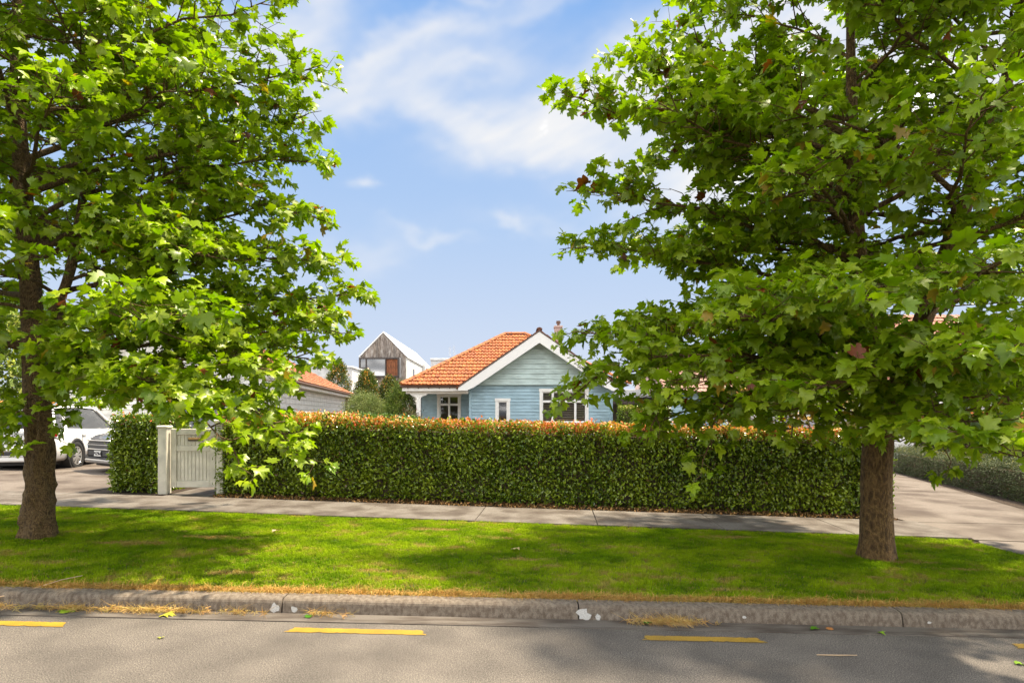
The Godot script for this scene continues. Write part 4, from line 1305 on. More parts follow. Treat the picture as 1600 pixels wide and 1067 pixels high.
# ---------------------------------------------------------------- gate
func make_gate() -> void:
	var gx := -6.32
	var g := thing("garden_gate", Vector3(gx, gy(gx) + 0.135, -11.2), "cream painted boarded timber gate between two hedges", "gate", "", 0.06)
	boxpart("post", Vector3(-0.10, 0, -0.09), Vector3(0.06, 1.2, 0.09), M.cream, g, 0.012)
	boxpart("post_cap", Vector3(-0.12, 1.202, -0.11), Vector3(0.08, 1.25, 0.11), M.cream, g, 0.015)
	boxpart("post", Vector3(0.93, 0, -0.09), Vector3(1.05, 1.28, 0.09), M.cream, g, 0.012)
	boxpart("post_cap", Vector3(0.89, 1.282, -0.13), Vector3(1.09, 1.36, 0.13), M.cream, g, 0.02)
	var leaf := MB.new()
	leaf.box(Vector3(0.10, 0.13, -0.05), Vector3(0.88, 1.18, -0.035))
	var door := part("gate_leaf", leaf, M.cream, g)
	for q in [[0.09, 0.19, 0.12, 1.19], [0.79, 0.89, 0.12, 1.19]]:
		boxpart("stile", Vector3(q[0], q[2], -0.04), Vector3(q[1], q[3], 0.012), M.cream, door, 0.006)
	for q in [[0.12, 0.24], [0.78, 0.88], [1.08, 1.19]]:
		boxpart("rail", Vector3(0.192, q[0], -0.04), Vector3(0.788, q[1], 0.010), M.cream, door, 0.006)
	for k in 9:
		var x := 0.194 + k * 0.066
		boxpart("gate_board", Vector3(x, 0.242, -0.034), Vector3(x + 0.061, 0.778, -0.012), M.cream, door, 0.005)
		boxpart("gate_board", Vector3(x, 0.882, -0.034), Vector3(x + 0.061, 1.078, -0.012), M.cream, door, 0.005)
	var slot := boxpart("letter_slot", Vector3(0.40, 0.965, -0.012), Vector3(0.66, 1.02, 0.02), M.dark, door, 0.006)
	boxpart("slot_flap", Vector3(0.41, 0.99, 0.018), Vector3(0.65, 1.03, 0.03), M.straw_paint, slot, 0.004)

# ---------------------------------------------------------------- cars
func car_ring(z: float, y0: float, yt: float, w: float, shoulder: float) -> Array:
	# half section from sill to the middle of the top, mirrored
	var half := [Vector2(w * 0.86, y0), Vector2(w * 0.955, y0 + 0.08), Vector2(w * 0.985, y0 + (shoulder - y0) * 0.35), Vector2(w, y0 + (shoulder - y0) * 0.62), Vector2(w * 0.985, shoulder - 0.1), Vector2(w * 0.95, shoulder - 0.02), Vector2(w * 0.88, lerpf(shoulder, yt, 0.5)), Vector2(w * 0.5, yt - 0.006), Vector2(0, yt)]
	var ring := []
	for q in half:
		ring.append(Vector3(q.x, q.y, z))
	for k in range(half.size() - 2, -1, -1):
		ring.append(Vector3(-half[k].x, half[k].y, z))
	return ring

# an SUV, nose towards +z, on its wheels at y = 0
func suv(called: String, label: String, at: Vector3, turn: float, paint: Material) -> Node3D:
	var c := thing(called, at, label, "car", "cars parked on the left driveway", turn)
	var st := [[-2.33, 0.42, 1.02, 0.78, 0.98], [-2.29, 0.34, 1.06, 0.85, 1.03], [-2.15, 0.27, 1.08, 0.885, 1.05], [-1.7, 0.25, 1.08, 0.90, 1.05], [-0.8, 0.24, 1.06, 0.90, 1.02], [0.3, 0.24, 1.04, 0.90, 1.0], [0.95, 0.25, 1.06, 0.90, 0.99], [1.4, 0.26, 1.05, 0.90, 0.97], [1.85, 0.27, 1.0, 0.885, 0.93], [2.1, 0.29, 0.93, 0.85, 0.88], [2.25, 0.34, 0.85, 0.79, 0.8], [2.31, 0.42, 0.75, 0.70, 0.72]]
	var rr := []
	for s in st:
		rr.append(car_ring(s[0], s[1], s[2], s[3], s[4]))
	var bm := MB.new()
	bm.rings(rr, true, true)
	var body := part("body", bm, paint, c)
	# greenhouse of dark glass under a painted roof
	var gl := MB.new()
	var gst := [[-2.24, 1.03, 0.80], [-2.16, 1.22, 0.765], [-2.04, 1.44, 0.70], [-1.94, 1.585, 0.635], [-1.0, 1.615, 0.635], [0.0, 1.60, 0.63], [0.3, 1.55, 0.62], [0.68, 1.34, 0.68], [1.08, 1.06, 0.78]]
	var gr := []
	for s in gst:
		var base_w := 0.81
		gr.append([Vector3(base_w, 0.98, s[0]), Vector3(lerpf(base_w, s[2], 0.5), (0.98 + s[1]) / 2, s[0]), Vector3(s[2], s[1] - 0.03, s[0]), Vector3(s[2] * 0.85, s[1], s[0]), Vector3(0, s[1] + 0.02, s[0]), Vector3(-s[2] * 0.85, s[1], s[0]), Vector3(-s[2], s[1] - 0.03, s[0]), Vector3(-lerpf(base_w, s[2], 0.5), (0.98 + s[1]) / 2, s[0]), Vector3(-base_w, 0.98, s[0])])
	gl.rings(gr, false)
	part("window_glass", gl, M.carglass, c)
	var rf := MB.new()
	var rst := [[-2.14, 1.575, 0.60], [-2.0, 1.615, 0.645], [-1.5, 1.645, 0.655], [-0.6, 1.655, 0.655], [0.1, 1.635, 0.645], [0.34, 1.585, 0.63]]
	var r3 := []
	for s in rst:
		r3.append([Vector3(s[2], s[1] - 0.07, s[0]), Vector3(s[2] + 0.005, s[1] - 0.04, s[0]), Vector3(s[2] * 0.9, s[1] - 0.004, s[0]), Vector3(0, s[1] + 0.02, s[0]), Vector3(-s[2] * 0.9, s[1] - 0.004, s[0]), Vector3(-s[2] - 0.005, s[1] - 0.04, s[0]), Vector3(-s[2], s[1] - 0.07, s[0])])
	rf.rings(r3, true, true)
	part("roof", rf, paint, c)
	for sx in [-1.0, 1.0]:
		var pl := MB.new()
		for q in [[0.34, 1.55, 1.1, 1.03, 0.63, 0.81], [-2.0, 1.57, -2.24, 1.03, 0.65, 0.80], [-1.55, 1.58, -1.75, 1.03, 0.645, 0.815]]:
			pl.tube(PackedVector3Array([Vector3(sx * q[4], q[1], q[0]), Vector3(sx * (q[5] + 0.01), q[3], q[2])]), PackedFloat32Array([0.035, 0.05]), 6)
		part("pillar", pl, paint, c)
		var ra := MB.new()
		ra.tube(PackedVector3Array([Vector3(sx * 0.6, 1.63, -1.9), Vector3(sx * 0.6, 1.70, -1.7), Vector3(sx * 0.6, 1.71, 0.0), Vector3(sx * 0.6, 1.62, 0.22)]), PackedFloat32Array([0.018, 0.02, 0.02, 0.018]), 6)
		part("roof_rail", ra, M.steel, c)
		var mi := MB.new()
		mi.cbox(Transform3D(Basis(), Vector3(sx * 1.0, 1.08, 0.72)), Vector3(0.2, 0.15, 0.12), 0.03)
		part("mirror", mi, paint, c)
		var sill := MB.new()
		sill.cbox(Transform3D(Basis(), Vector3(sx * 0.865, 0.29, 0.0)), Vector3(0.09, 0.14, 1.9), 0.02)
		part("sill", sill, M.plastic, c)
		for wz in [-1.34, 1.36]:
			var ar := MB.new()
			var r4 := []
			for k in 13:
				var t := PI * (k - 0.6) / 10.8
				var cc := Vector2(cos(t), sin(t))
				r4.append([Vector3(sx * 0.90, 0.36 + cc.y * 0.385, wz + cc.x * 0.385), Vector3(sx * 0.915, 0.36 + cc.y * 0.39, wz + cc.x * 0.39), Vector3(sx * 0.915, 0.36 + cc.y * 0.44, wz + cc.x * 0.44), Vector3(sx * 0.885, 0.36 + cc.y * 0.455, wz + cc.x * 0.455)])
			ar.rings(r4, true, true)
			part("wheel_arch", ar, M.plastic, c)
			var li := MB.new()
			li.tube(PackedVector3Array([Vector3(sx * 0.6, 0.36, wz), Vector3(sx * 0.903, 0.36, wz)]), PackedFloat32Array([0.40, 0.40]), 24)
			part("arch_liner", li, M.dark, c)
			var ty := MB.new()
			var r5 := []
			for k in 28:
				var t := TAU * k / 28.0
				var ring := []
				for q in [[0.70, 0.33], [0.705, 0.352], [0.80, 0.355], [0.895, 0.352], [0.915, 0.335], [0.92, 0.28], [0.905, 0.235], [0.70, 0.235]]:
					ring.append(Vector3(sx * q[0], 0.355 + sin(t) * q[1], wz + cos(t) * q[1]))
				r5.append(ring)
			r5.append(r5[0])
			ty.rings(r5, true)
			var wheel := part("wheel", ty, M.tyre, c)
			var rim := MB.new()
			var r6 := []
			for k in 29:
				var t := TAU * k / 28.0
				r6.append([Vector3(sx * 0.912, 0.355 + sin(t) * 0.238, wz + cos(t) * 0.238), Vector3(sx * 0.918, 0.355 + sin(t) * 0.228, wz + cos(t) * 0.228), Vector3(sx * 0.905, 0.355 + sin(t) * 0.215, wz + cos(t) * 0.215), Vector3(sx * 0.88, 0.355 + sin(t) * 0.22, wz + cos(t) * 0.22)])
			rim.rings(r6, true)
			for k in 18:
				var t: float = TAU * (floor(k / 2.0) + (0.32 if k % 2 else 0.0)) / 9.0
				var o := Vector3(sx * 0.905, 0.355, wz)
				var d := Vector3(0, sin(t), cos(t))
				rim.obox(Transform3D(Basis(Vector3(sx, 0, 0), d, Vector3(sx, 0, 0).cross(d)), o + d * 0.135), Vector3(0.02, 0.17, 0.022))
			rim.tube(PackedVector3Array([Vector3(sx * 0.89, 0.355, wz), Vector3(sx * 0.918, 0.355, wz)]), PackedFloat32Array([0.06, 0.055]), 14)
			part("rim", rim, M.silver, wheel)
			var hub := MB.new()
			hub.tube(PackedVector3Array([Vector3(sx * 0.8, 0.355, wz), Vector3(sx * 0.886, 0.355, wz)]), PackedFloat32Array([0.23, 0.23]), 20)
			part("brake_disc", hub, M.dark, wheel)
		# door seams and handles
		for z in [-1.05, -0.1, 0.85]:
			boxpart("door_seam", Vector3(sx * 0.9 - 0.004, 0.42, z), Vector3(sx * 0.9 + 0.0045, 0.92, z + 0.008), M.dark, body)
		for z in [-0.98, 0.0]:
			var hm := MB.new()
			hm.cbox(Transform3D(Basis(), Vector3(sx * 0.905, 0.88, z + 0.05)), Vector3(0.03, 0.035, 0.2), 0.01)
			part("door_handle", hm, paint, c)
	boxpart("underbody", Vector3(-0.72, 0.17, -2.1), Vector3(0.72, 0.34, 2.1), M.dark, c)
	return c

func lettering(words: String, size: float, deep: float, t: Transform3D, m: Material, parent: Node3D) -> void:
	var tm := TextMesh.new()
	var sf := SystemFont.new()
	sf.font_names = PackedStringArray(["Droid Sans"])
	sf.font_weight = 700
	tm.font = sf
	tm.text = words
	tm.font_size = 32
	tm.pixel_size = size / 32.0
	tm.depth = deep
	var o := put("lettering", tm, m, parent)
	o.transform = t

func make_cars() -> void:
	# white car: tail towards the street
	var gx := -11.9
	var y := 0.245 + 0.13
	var c := suv("car", "white SUV parked tail first to the street, far left", Vector3(-12.4, y - 0.05, -17.0), PI + 0.2, M.paint_white)
	# rear details (rear is -z in the car's frame)
	for sx in [-1.0, 1.0]:
		var tl := MB.new()
		tl.cbox(Transform3D(Basis(Vector3.UP, sx * 0.5) * Basis(Vector3.BACK, -sx * 0.35), Vector3(sx * 0.80, 0.98, -2.235)), Vector3(0.2, 0.2, 0.12), 0.03)
		part("tail_light", tl, M.red_lamp, c)
		var rl := MB.new()
		rl.cbox(Transform3D(Basis(), Vector3(sx * 0.62, 0.5, -2.335)), Vector3(0.2, 0.045, 0.02), 0.008)
		part("reflector", rl, M.red_lamp, c)
	var gm := MB.new()
	gm.cbox(Transform3D(Basis(Vector3.RIGHT, 0.19), Vector3(0, 1.27, -2.21)), Vector3(1.28, 0.44, 0.03), 0.012)
	part("rear_screen", gm, M.carglass, c)
	boxpart("spoiler", Vector3(-0.62, 1.555, -2.24), Vector3(0.62, 1.60, -1.98), M.paint_white, c, 0.015)
	boxpart("tailgate", Vector3(-0.66, 0.66, -2.355), Vector3(0.66, 1.02, -2.31), M.paint_white, c, 0.015)
	boxpart("bumper", Vector3(-0.80, 0.52, -2.40), Vector3(0.80, 0.64, -2.20), M.paint_white, c, 0.03)
	boxpart("bumper_insert", Vector3(-0.82, 0.43, -2.37), Vector3(0.82, 0.518, -2.2), M.plastic, c, 0.02)
	boxpart("bumper_strip", Vector3(-0.74, 0.405, -2.38), Vector3(0.74, 0.428, -2.3), M.silver, c, 0.006)
	boxpart("skid_plate", Vector3(-0.76, 0.27, -2.36), Vector3(0.76, 0.403, -2.2), M.paint_white, c, 0.03)
	var pl := boxpart("number_plate", Vector3(-0.19, 0.80, -2.368), Vector3(0.19, 0.925, -2.357), M.plate, c, 0.003)
	boxpart("plate_frame", Vector3(-0.205, 0.925, -2.372), Vector3(0.205, 0.94, -2.356), M.plastic, c)
	boxpart("plate_frame", Vector3(-0.205, 0.785, -2.372), Vector3(0.205, 0.80, -2.356), M.plastic, c)
	lettering("GS1271", 0.115, 0.004, Transform3D(Basis(Vector3.UP, PI), Vector3(0, 0.862, -2.370)), M.ink, pl)
	lettering("NG SHR   |   ROLW CH", 0.075, 0.003, Transform3D(Basis(Vector3.UP, PI), Vector3(0, 0.715, -2.357)), M.ink, c)
	# black car: nose towards the street
	var k := suv("car", "black SUV parked nose out beside the white SUV, mostly behind the hedge", Vector3(-8.5, 0.19 + 0.13, -16.5), -0.61, M.paint_black)
	boxpart("grille", Vector3(-0.55, 0.60, 2.24), Vector3(0.55, 0.78, 2.335), M.plastic, k, 0.02)
	for q in [[0.785, 0.812], [0.575, 0.605], [0.69, 0.70]]:
		boxpart("grille_bar", Vector3(-0.62, q[0], 2.26), Vector3(0.62, q[1], 2.35), M.silver, k, 0.008)
	boxpart("bonnet_edge", Vector3(-0.55, 0.815, 2.2), Vector3(0.55, 0.86, 2.31), M.paint_black, k, 0.02)
	boxpart("lower_grille", Vector3(-0.7, 0.42, 2.2), Vector3(0.7, 0.573, 2.33), M.plastic, k, 0.02)
	boxpart("skid_plate", Vector3(-0.72, 0.26, 2.2), Vector3(0.72, 0.36, 2.36), M.silver, k, 0.03)
	boxpart("bumper_strip", Vector3(-0.72, 0.37, 2.2), Vector3(0.72, 0.4, 2.35), M.plastic, k, 0.01)
	for sx in [-1.0, 1.0]:
		var hl := MB.new()
		hl.cbox(Transform3D(Basis(Vector3.UP, sx * 0.45) * Basis(Vector3.BACK, sx * 0.12), Vector3(sx * 0.68, 0.80, 2.2)), Vector3(0.3, 0.1, 0.14), 0.02)
		part("headlight", hl, M.clear_lamp, k)
		var br := MB.new()
		br.tube(PackedVector3Array([Vector3(sx * 0.8, 0.72, 2.14), Vector3(sx * 0.66, 0.68, 2.3), Vector3(sx * 0.6, 0.5, 2.34), Vector3(sx * 0.74, 0.4, 2.26)]), PackedFloat32Array([0.025, 0.03, 0.03, 0.02]), 6)
		part("bumper_blade", br, M.silver, k)
		var fl := MB.new()
		fl.cbox(Transform3D(Basis(Vector3.UP, sx * 0.5), Vector3(sx * 0.74, 0.56, 2.2)), Vector3(0.12, 0.2, 0.1), 0.02)
		part("fog_light", fl, M.clear_lamp, k)
	var p2 := boxpart("number_plate", Vector3(-0.18, 0.43, 2.345), Vector3(0.18, 0.555, 2.355), M.plate, k, 0.003)
	lettering("PGZ964", 0.11, 0.004, Transform3D(Basis(), Vector3(0, 0.492, 2.358)), M.ink, p2)

# ---------------------------------------------------------------- garden plants
func shrub(called: String, label: String, cat: String, at: Vector3, r: Vector3, n: int, dark: Color, light: Color, tips: Color, tip_share: float, sprays: Array, m: Material, cone: float, sd: int) -> void:
	var h := thing(called, at, label, cat, "shrubs in the garden")
	var g := RandomNumberGenerator.new()
	g.seed = sd
	var f := FastNoiseLite.new(); f.seed = sd; f.frequency = 1.6; f.fractal_octaves = 3
	var xf := [[], []]
	var cs := [PackedColorArray(), PackedColorArray()]
	for i in n:
		var d := Vector3(g.randfn(), g.randfn(), g.randfn()).normalized()
		var y := d.y * 0.5 + 0.5
		var w := 1.0 - cone * clampf(y, 0, 1) * 0.75
		var rad := (0.72 + 0.28 * pow(g.randf(), 0.5)) * (1.0 + 0.5 * f.get_noise_3dv(d * 1.7))
		var p := Vector3(d.x * r.x * w * rad, (y * (0.9 + 0.14 * rad)) * r.y * 2.0 + 0.12, d.z * r.z * w * rad)
		if p.y < 0.05: p.y = g.randf_range(0.05, 0.3)
		var z := (d + Vector3(g.randfn(0, 0.5), g.randfn(0, 0.5) + 0.2, g.randfn(0, 0.5))).normalized()
		var x := z.cross(Vector3.UP if absf(z.y) < 0.95 else Vector3.RIGHT).normalized()
		var k := i % 2
		xf[k].append(Transform3D(Basis(x, z.cross(x), z) * Basis(Vector3.BACK, g.randf() * TAU).scaled(Vector3.ONE * g.randf_range(0.7, 1.25)), p))
		var c := dark.lerp(light, g.randf())
		if g.randf() < tip_share and rad > 0.86: c = tips.lerp(light, g.randf() * 0.5)
		cs[k].append(c * g.randf_range(0.75, 1.25))
	for k in 2:
		multi("foliage", sprays[k], m, xf[k], cs[k], h)
	for k in 4:
		var a := TAU * k / 4.0 + g.randf()
		var st := MB.new()
		var e := Vector3(cos(a) * r.x * 0.4, r.y * 1.1, sin(a) * r.z * 0.4)
		st.tube(PackedVector3Array([Vector3(cos(a) * 0.05, -0.1, sin(a) * 0.05), e * 0.45, e]), PackedFloat32Array([0.05, 0.035, 0.015]), 6)
		part("stem", st, M.limb, h)

func make_garden() -> void:
	var mid := [spray(9, 0.11, 0.2, 0.42, 21), spray(8, 0.1, 0.18, 0.45, 22)]
	var fine := [spray(14, 0.09, 0.2, 0.2, 23), spray(13, 0.085, 0.18, 0.22, 24)]
	var bold := [spray(6, 0.2, 0.2, 0.45, 25), spray(5, 0.18, 0.22, 0.42, 26)]
	var o := Color(0.6, 0.27, 0.05)
	shrub("leafy_tree", "green leafy tree behind the hedge at the back of the left driveway", "tree", Vector3(-21.0, 0.3, -25.0), Vector3(4.2, 2.6, 2.0), 2600, Color(0.08, 0.13, 0.012), Color(0.25, 0.33, 0.03), Color(0.35, 0.38, 0.05), 0.3, [spray(9, 0.2, 0.4, 0.5, 27), spray(8, 0.18, 0.36, 0.5, 28)], M.dull_leaf, 0.1, 38)
	shrub("shrub", "tall cone shaped shrub with orange tips below the timber house window", "shrub", Vector3(-8.75, 0.2, -37.0), Vector3(0.9, 1.95, 0.9), 1900, Color(0.05, 0.09, 0.012), Color(0.16, 0.22, 0.03), o, 0.2, mid, M.hedge_leaf, 0.55, 31)
	shrub("shrub", "dark shrub with orange tips between the cone shrub and bungalow", "shrub", Vector3(-7.2, 0.2, -36.0), Vector3(0.75, 1.75, 0.75), 1500, Color(0.04, 0.07, 0.01), Color(0.12, 0.17, 0.02), o, 0.18, mid, M.hedge_leaf, 0.5, 32)
	shrub("shrub", "orange tipped shrub rising behind the garage roof end", "shrub", Vector3(-11.2, 0.3, -39.5), Vector3(1.0, 2.3, 1.0), 1400, Color(0.06, 0.1, 0.015), Color(0.17, 0.22, 0.03), o, 0.25, mid, M.hedge_leaf, 0.5, 33)
	shrub("shrub", "airy yellow green bush beside the garage corner", "shrub", Vector3(-6.55, 0.15, -27.5), Vector3(1.0, 1.15, 0.9), 1700, Color(0.12, 0.17, 0.035), Color(0.30, 0.36, 0.11), Color(0.4, 0.42, 0.15), 0.3, fine, M.dull_leaf, 0.15, 34)
	shrub("shrub", "dense bright green upright bush next to the porch post", "shrub", Vector3(-4.85, 0.15, -27.0), Vector3(0.78, 1.32, 0.78), 1900, Color(0.06, 0.11, 0.012), Color(0.20, 0.29, 0.03), Color(0.3, 0.38, 0.05), 0.3, fine, M.dull_leaf, 0.3, 35)
	shrub("shrub", "small brownish bush at the foot of the porch post", "shrub", Vector3(-3.5, 0.1, -20.8), Vector3(0.5, 0.75, 0.5), 600, Color(0.05, 0.06, 0.015), Color(0.14, 0.12, 0.03), Color(0.3, 0.12, 0.05), 0.3, fine, M.dull_leaf, 0.1, 36)
	shrub("shrub", "loose shrub with large yellow and orange leaves behind the right end of the hedge", "shrub", Vector3(6.4, 0.0, -14.2), Vector3(1.55, 1.3, 1.0), 620, Color(0.10, 0.12, 0.025), Color(0.30, 0.26, 0.07), Color(0.6, 0.3, 0.08), 0.4, bold, M.dull_leaf, 0.0, 37)

# ---------------------------------------------------------------- plane trees
# one five lobed leaf, one unit wide, stalk joint at the origin, tip towards +y
func leaf_shape(v: int) -> Dictionary:
	var g := RandomNumberGenerator.new()
	g.seed = 100 + v
	var half := [[0.0, 0.74], [9.0, 0.56], [18.0, 0.56], [27.0, 0.40], [41.0, 0.53], [50.0, 0.67], [60.0, 0.50], [70.0, 0.50], [79.0, 0.39], [92.0, 0.47], [101.0, 0.56], [118.0, 0.45], [148.0, 0.36], [180.0, 0.20]]
	var pts := [Vector2(0, 0)]
	for k in half.size():
		var a: float = deg_to_rad(half[k][0])
		pts.append(Vector2(sin(a), cos(a)) * half[k][1] * g.randf_range(0.78, 1.15))
	for k in range(half.size() - 2, 0, -1):
		var a: float = deg_to_rad(half[k][0])
		pts.append(Vector2(-sin(a), cos(a)) * half[k][1] * g.randf_range(0.78, 1.15))
	var fold := g.randf_range(0.05, 0.7)
	var curl := g.randf_range(0.1, 0.65)
	var skew := g.randf_range(-0.25, 0.25)
	var vs := PackedVector3Array()
	var ns := PackedVector3Array()
	var ix := PackedInt32Array()
	for p in pts:
		var r: float = p.length()
		var z: float = fold * absf(p.x) - curl * r * r + skew * p.x * p.y + 0.07 * r * sin(7.0 * p.angle() + v)
		var dzx: float = fold * signf(p.x) - 2.0 * curl * p.x + skew * p.y
		var dzy: float = -2.0 * curl * p.y + skew * p.x
		vs.append(Vector3(p.x, p.y + 0.22, z))
		ns.append(Vector3(-dzx, -dzy, 1).normalized())
	var m := pts.size() - 1
	for k in m:
		ix.append_array([0, 1 + k, 1 + (k + 1) % m])
	return {"v": vs, "n": ns, "ix": ix}

class Crown:
	var at: Array = []
	var col := PackedColorArray()
	var size := PackedFloat32Array()
	var kind := PackedInt32Array()

func bez(a: Vector3, b: Vector3, c: Vector3, t: float) -> Vector3:
	return a.lerp(b, t).lerp(b.lerp(c, t), t)

func add_leaf(cr: Crown, g: RandomNumberGenerator, p: Vector3, d: Vector3, big: float, young: float) -> void:
	var pd := (d * 0.6 + Vector3(g.randfn(0, 0.5), g.randfn(0, 0.35) + 0.05, g.randfn(0, 0.5))).normalized()
	var base := p + pd * g.randf_range(0.03, 0.07)
	var tip := (pd * 0.8 + Vector3(g.randfn(0, 0.25), -0.42 + g.randfn(0, 0.22), g.randfn(0, 0.25))).normalized()
	var up := Vector3(g.randfn(0, 0.55), 1.0, g.randfn(0, 0.55) + 0.1)
	up = (up - tip * up.dot(tip)).normalized()
	var s := big * g.randf_range(0.6, 1.15)
	var side := tip.cross(up)
	cr.at.append(Transform3D(Basis(side * s, tip * s, up * s), base))
	var c := Color(0.145, 0.25, 0.007).lerp(Color(0.32, 0.43, 0.014), g.randf())
	var y := young * g.randf()
	c = c.lerp(Color(0.4, 0.45, 0.02), clampf(y, 0, 0.9))
	var r := g.randf()
	if r < 0.012: c = Color(0.42, 0.27, 0.03)
	elif r < 0.02: c = Color(0.2, 0.05, 0.015)
	cr.col.append(c * g.randf_range(0.75, 1.2))
	cr.size.append(s)
	cr.kind.append(g.randi() % 6)

func limit_r(prof: Array, y: float) -> float:
	if y <= prof[0][0]: return prof[0][1]
	for k in prof.size() - 1:
		if y < prof[k + 1][0]:
			return lerpf(prof[k][1], prof[k + 1][1], (y - prof[k][0]) / (prof[k + 1][0] - prof[k][0]))
	return prof[-1][1]

# a branch from s to e with side shoots and leaves; returns its wood
func grow(cr: Crown, g: RandomNumberGenerator, s: Vector3, e: Vector3, r0: float, axis: Vector3, prof: Array, f: FastNoiseLite, bare: float, thick := 1.0, free := false) -> MB:
	var mb := MB.new()
	var len := s.distance_to(e)
	var flat := Vector3(e.x - s.x, 0, e.z - s.z)
	var ctl := s + flat * 0.45 + Vector3.UP * ((e.y - s.y) * 0.3 + len * g.randf_range(0.06, 0.14)) + Vector3(g.randfn(), 0, g.randfn()) * len * 0.05
	var n := 9
	var pts := PackedVector3Array()
	var rad := PackedFloat32Array()
	for k in n:
		var t := float(k) / (n - 1)
		var w := Vector3(g.randfn(), g.randfn(), g.randfn()) * 0.018 * len * (0.0 if k == 0 else 1.0) * 0.6
		pts.append(bez(s, ctl, e, t) + w)
		rad.append(lerpf(r0, 0.006, pow(t, 0.8)))
	mb.tube(pts, rad, 7)
	var step := 0.10 / thick
	var t0 := bare
	var t := t0
	var flip := 1.0
	while t <= 1.0:
		var i := mini(int(t * (n - 1)), n - 2)
		var fr := t * (n - 1) - i
		var p := pts[i].lerp(pts[i + 1], fr)
		var dir := (pts[i + 1] - pts[i]).normalized()
		var side := dir.cross(Vector3.UP).normalized() * flip
		flip = -flip
		var d2 := (dir * g.randf_range(0.45, 0.9) + side * g.randf_range(0.5, 1.0) + Vector3.UP * g.randf_range(-0.25, 0.55)).normalized()
		var l2 := g.randf_range(0.35, 0.95) * (1.15 - 0.6 * t)
		if free: l2 *= 0.45
		if t > 0.97:
			d2 = dir; l2 = 0.3
		var e2 := p + d2 * l2 + Vector3(0, -0.08 * l2, 0)
		mb.tube(PackedVector3Array([p, p.lerp(e2, 0.5) + Vector3(g.randfn(), g.randfn(), g.randfn()) * 0.03, e2]), PackedFloat32Array([0.009, 0.006, 0.003]), 4, false)
		var u := 0.25
		var fl2 := 1.0
		while u <= 1.0:
			var q := p.lerp(e2, u)
			var sd2 := d2.cross(Vector3.UP).normalized() * fl2
			fl2 = -fl2
			var d3 := (d2 * 0.6 + sd2 * 0.7 + Vector3(g.randfn(0, 0.3), g.randfn(0, 0.3) + 0.1, g.randfn(0, 0.3))).normalized()
			var l3 := g.randf_range(0.12, 0.32) * (0.7 if free else 1.0)
			var tw := q + d3 * l3
			var rr := Vector2(tw.x - axis.x, tw.z - axis.z).length()
			var ok := free or tw.distance_to(e) < 0.5 or rr < limit_r(prof, tw.y) * (1.0 + 0.13 * f.get_noise_3dv(tw * 1.3)) and tw.y > 1.3 and f.get_noise_3dv(tw * 0.9 + Vector3(40, 0, 0)) > -0.24
			if ok:
				mb.tube(PackedVector3Array([q, tw]), PackedFloat32Array([0.0035, 0.002]), 3, false)
				var m := 4 + g.randi() % 3
				var big := lerpf(0.115, 0.175, g.randf()) * (1.0 if not free else 0.9)
				for k in m:
					add_leaf(cr, g, q.lerp(tw, 0.35 + 0.65 * (k + 1.0) / m), (d3 + sd2 * (0.5 if k % 2 else -0.5)).normalized(), big * (0.78 if k == m - 1 else 1.0), 0.45)
			u += 0.11 / maxf(l2, 0.2)
		t += step / maxf(len, 0.5)
	return mb

func trunk_mesh(pts: PackedVector3Array, rad: PackedFloat32Array, sides: int, f: FastNoiseLite, knob: float, ringy: float) -> MB:
	var mb := MB.new()
	var rr := []
	var total := 0.0
	for i in pts.size() - 1:
		var L := pts[i].distance_to(pts[i + 1])
		var m := maxi(2, int(L / 0.045))
		for k in m + (1 if i == pts.size() - 2 else 0):
			var t := float(k) / m
			var a: Vector3 = pts[maxi(i - 1, 0)]
			var b: Vector3 = pts[i]
			var c: Vector3 = pts[i + 1]
			var d: Vector3 = pts[mini(i + 2, pts.size() - 1)]
			var p := b.cubic_interpolate(c, a, d, t)
			var r := lerpf(rad[i], rad[i + 1], t)
			var y := p.y - pts[0].y
			var ring := []
			for j in sides:
				var an := TAU * j / sides
				var dir := Vector3(cos(an), 0, sin(an))
				var w := 1.0
				if y < 0.9:
					w += knob * 1.3 * maxf(0.0, f.get_noise_3d(dir.x * 0.9, p.y * 3.2, dir.z * 0.9) - 0.12) + ringy * 0.05 * sin(p.y * 42.0 + 3.0 * f.get_noise_2d(an * 0.8, 1.0) + 2.0 * dir.x) * clampf((0.55 - absf(y - 0.28)) * 3.0, 0, 1)
				w += knob * 0.8 * f.get_noise_3d(dir.x * 1.7 + p.x, p.y * 2.6, dir.z * 1.7) * clampf(2.0 - y, 0.3, 1.0)
				w += 0.10 * f.get_noise_3d(dir.x * 3.0, p.y * 0.7, dir.z * 3.0)
				if y < 0.3:
					w += (0.3 - y) * 0.5 * (1.0 + 1.0 * sin(an * 5.0 + 1.0)) * 0.6
				ring.append(p + dir * r * w)
			rr.append(ring)
	mb.rings(rr, true, true)
	return mb

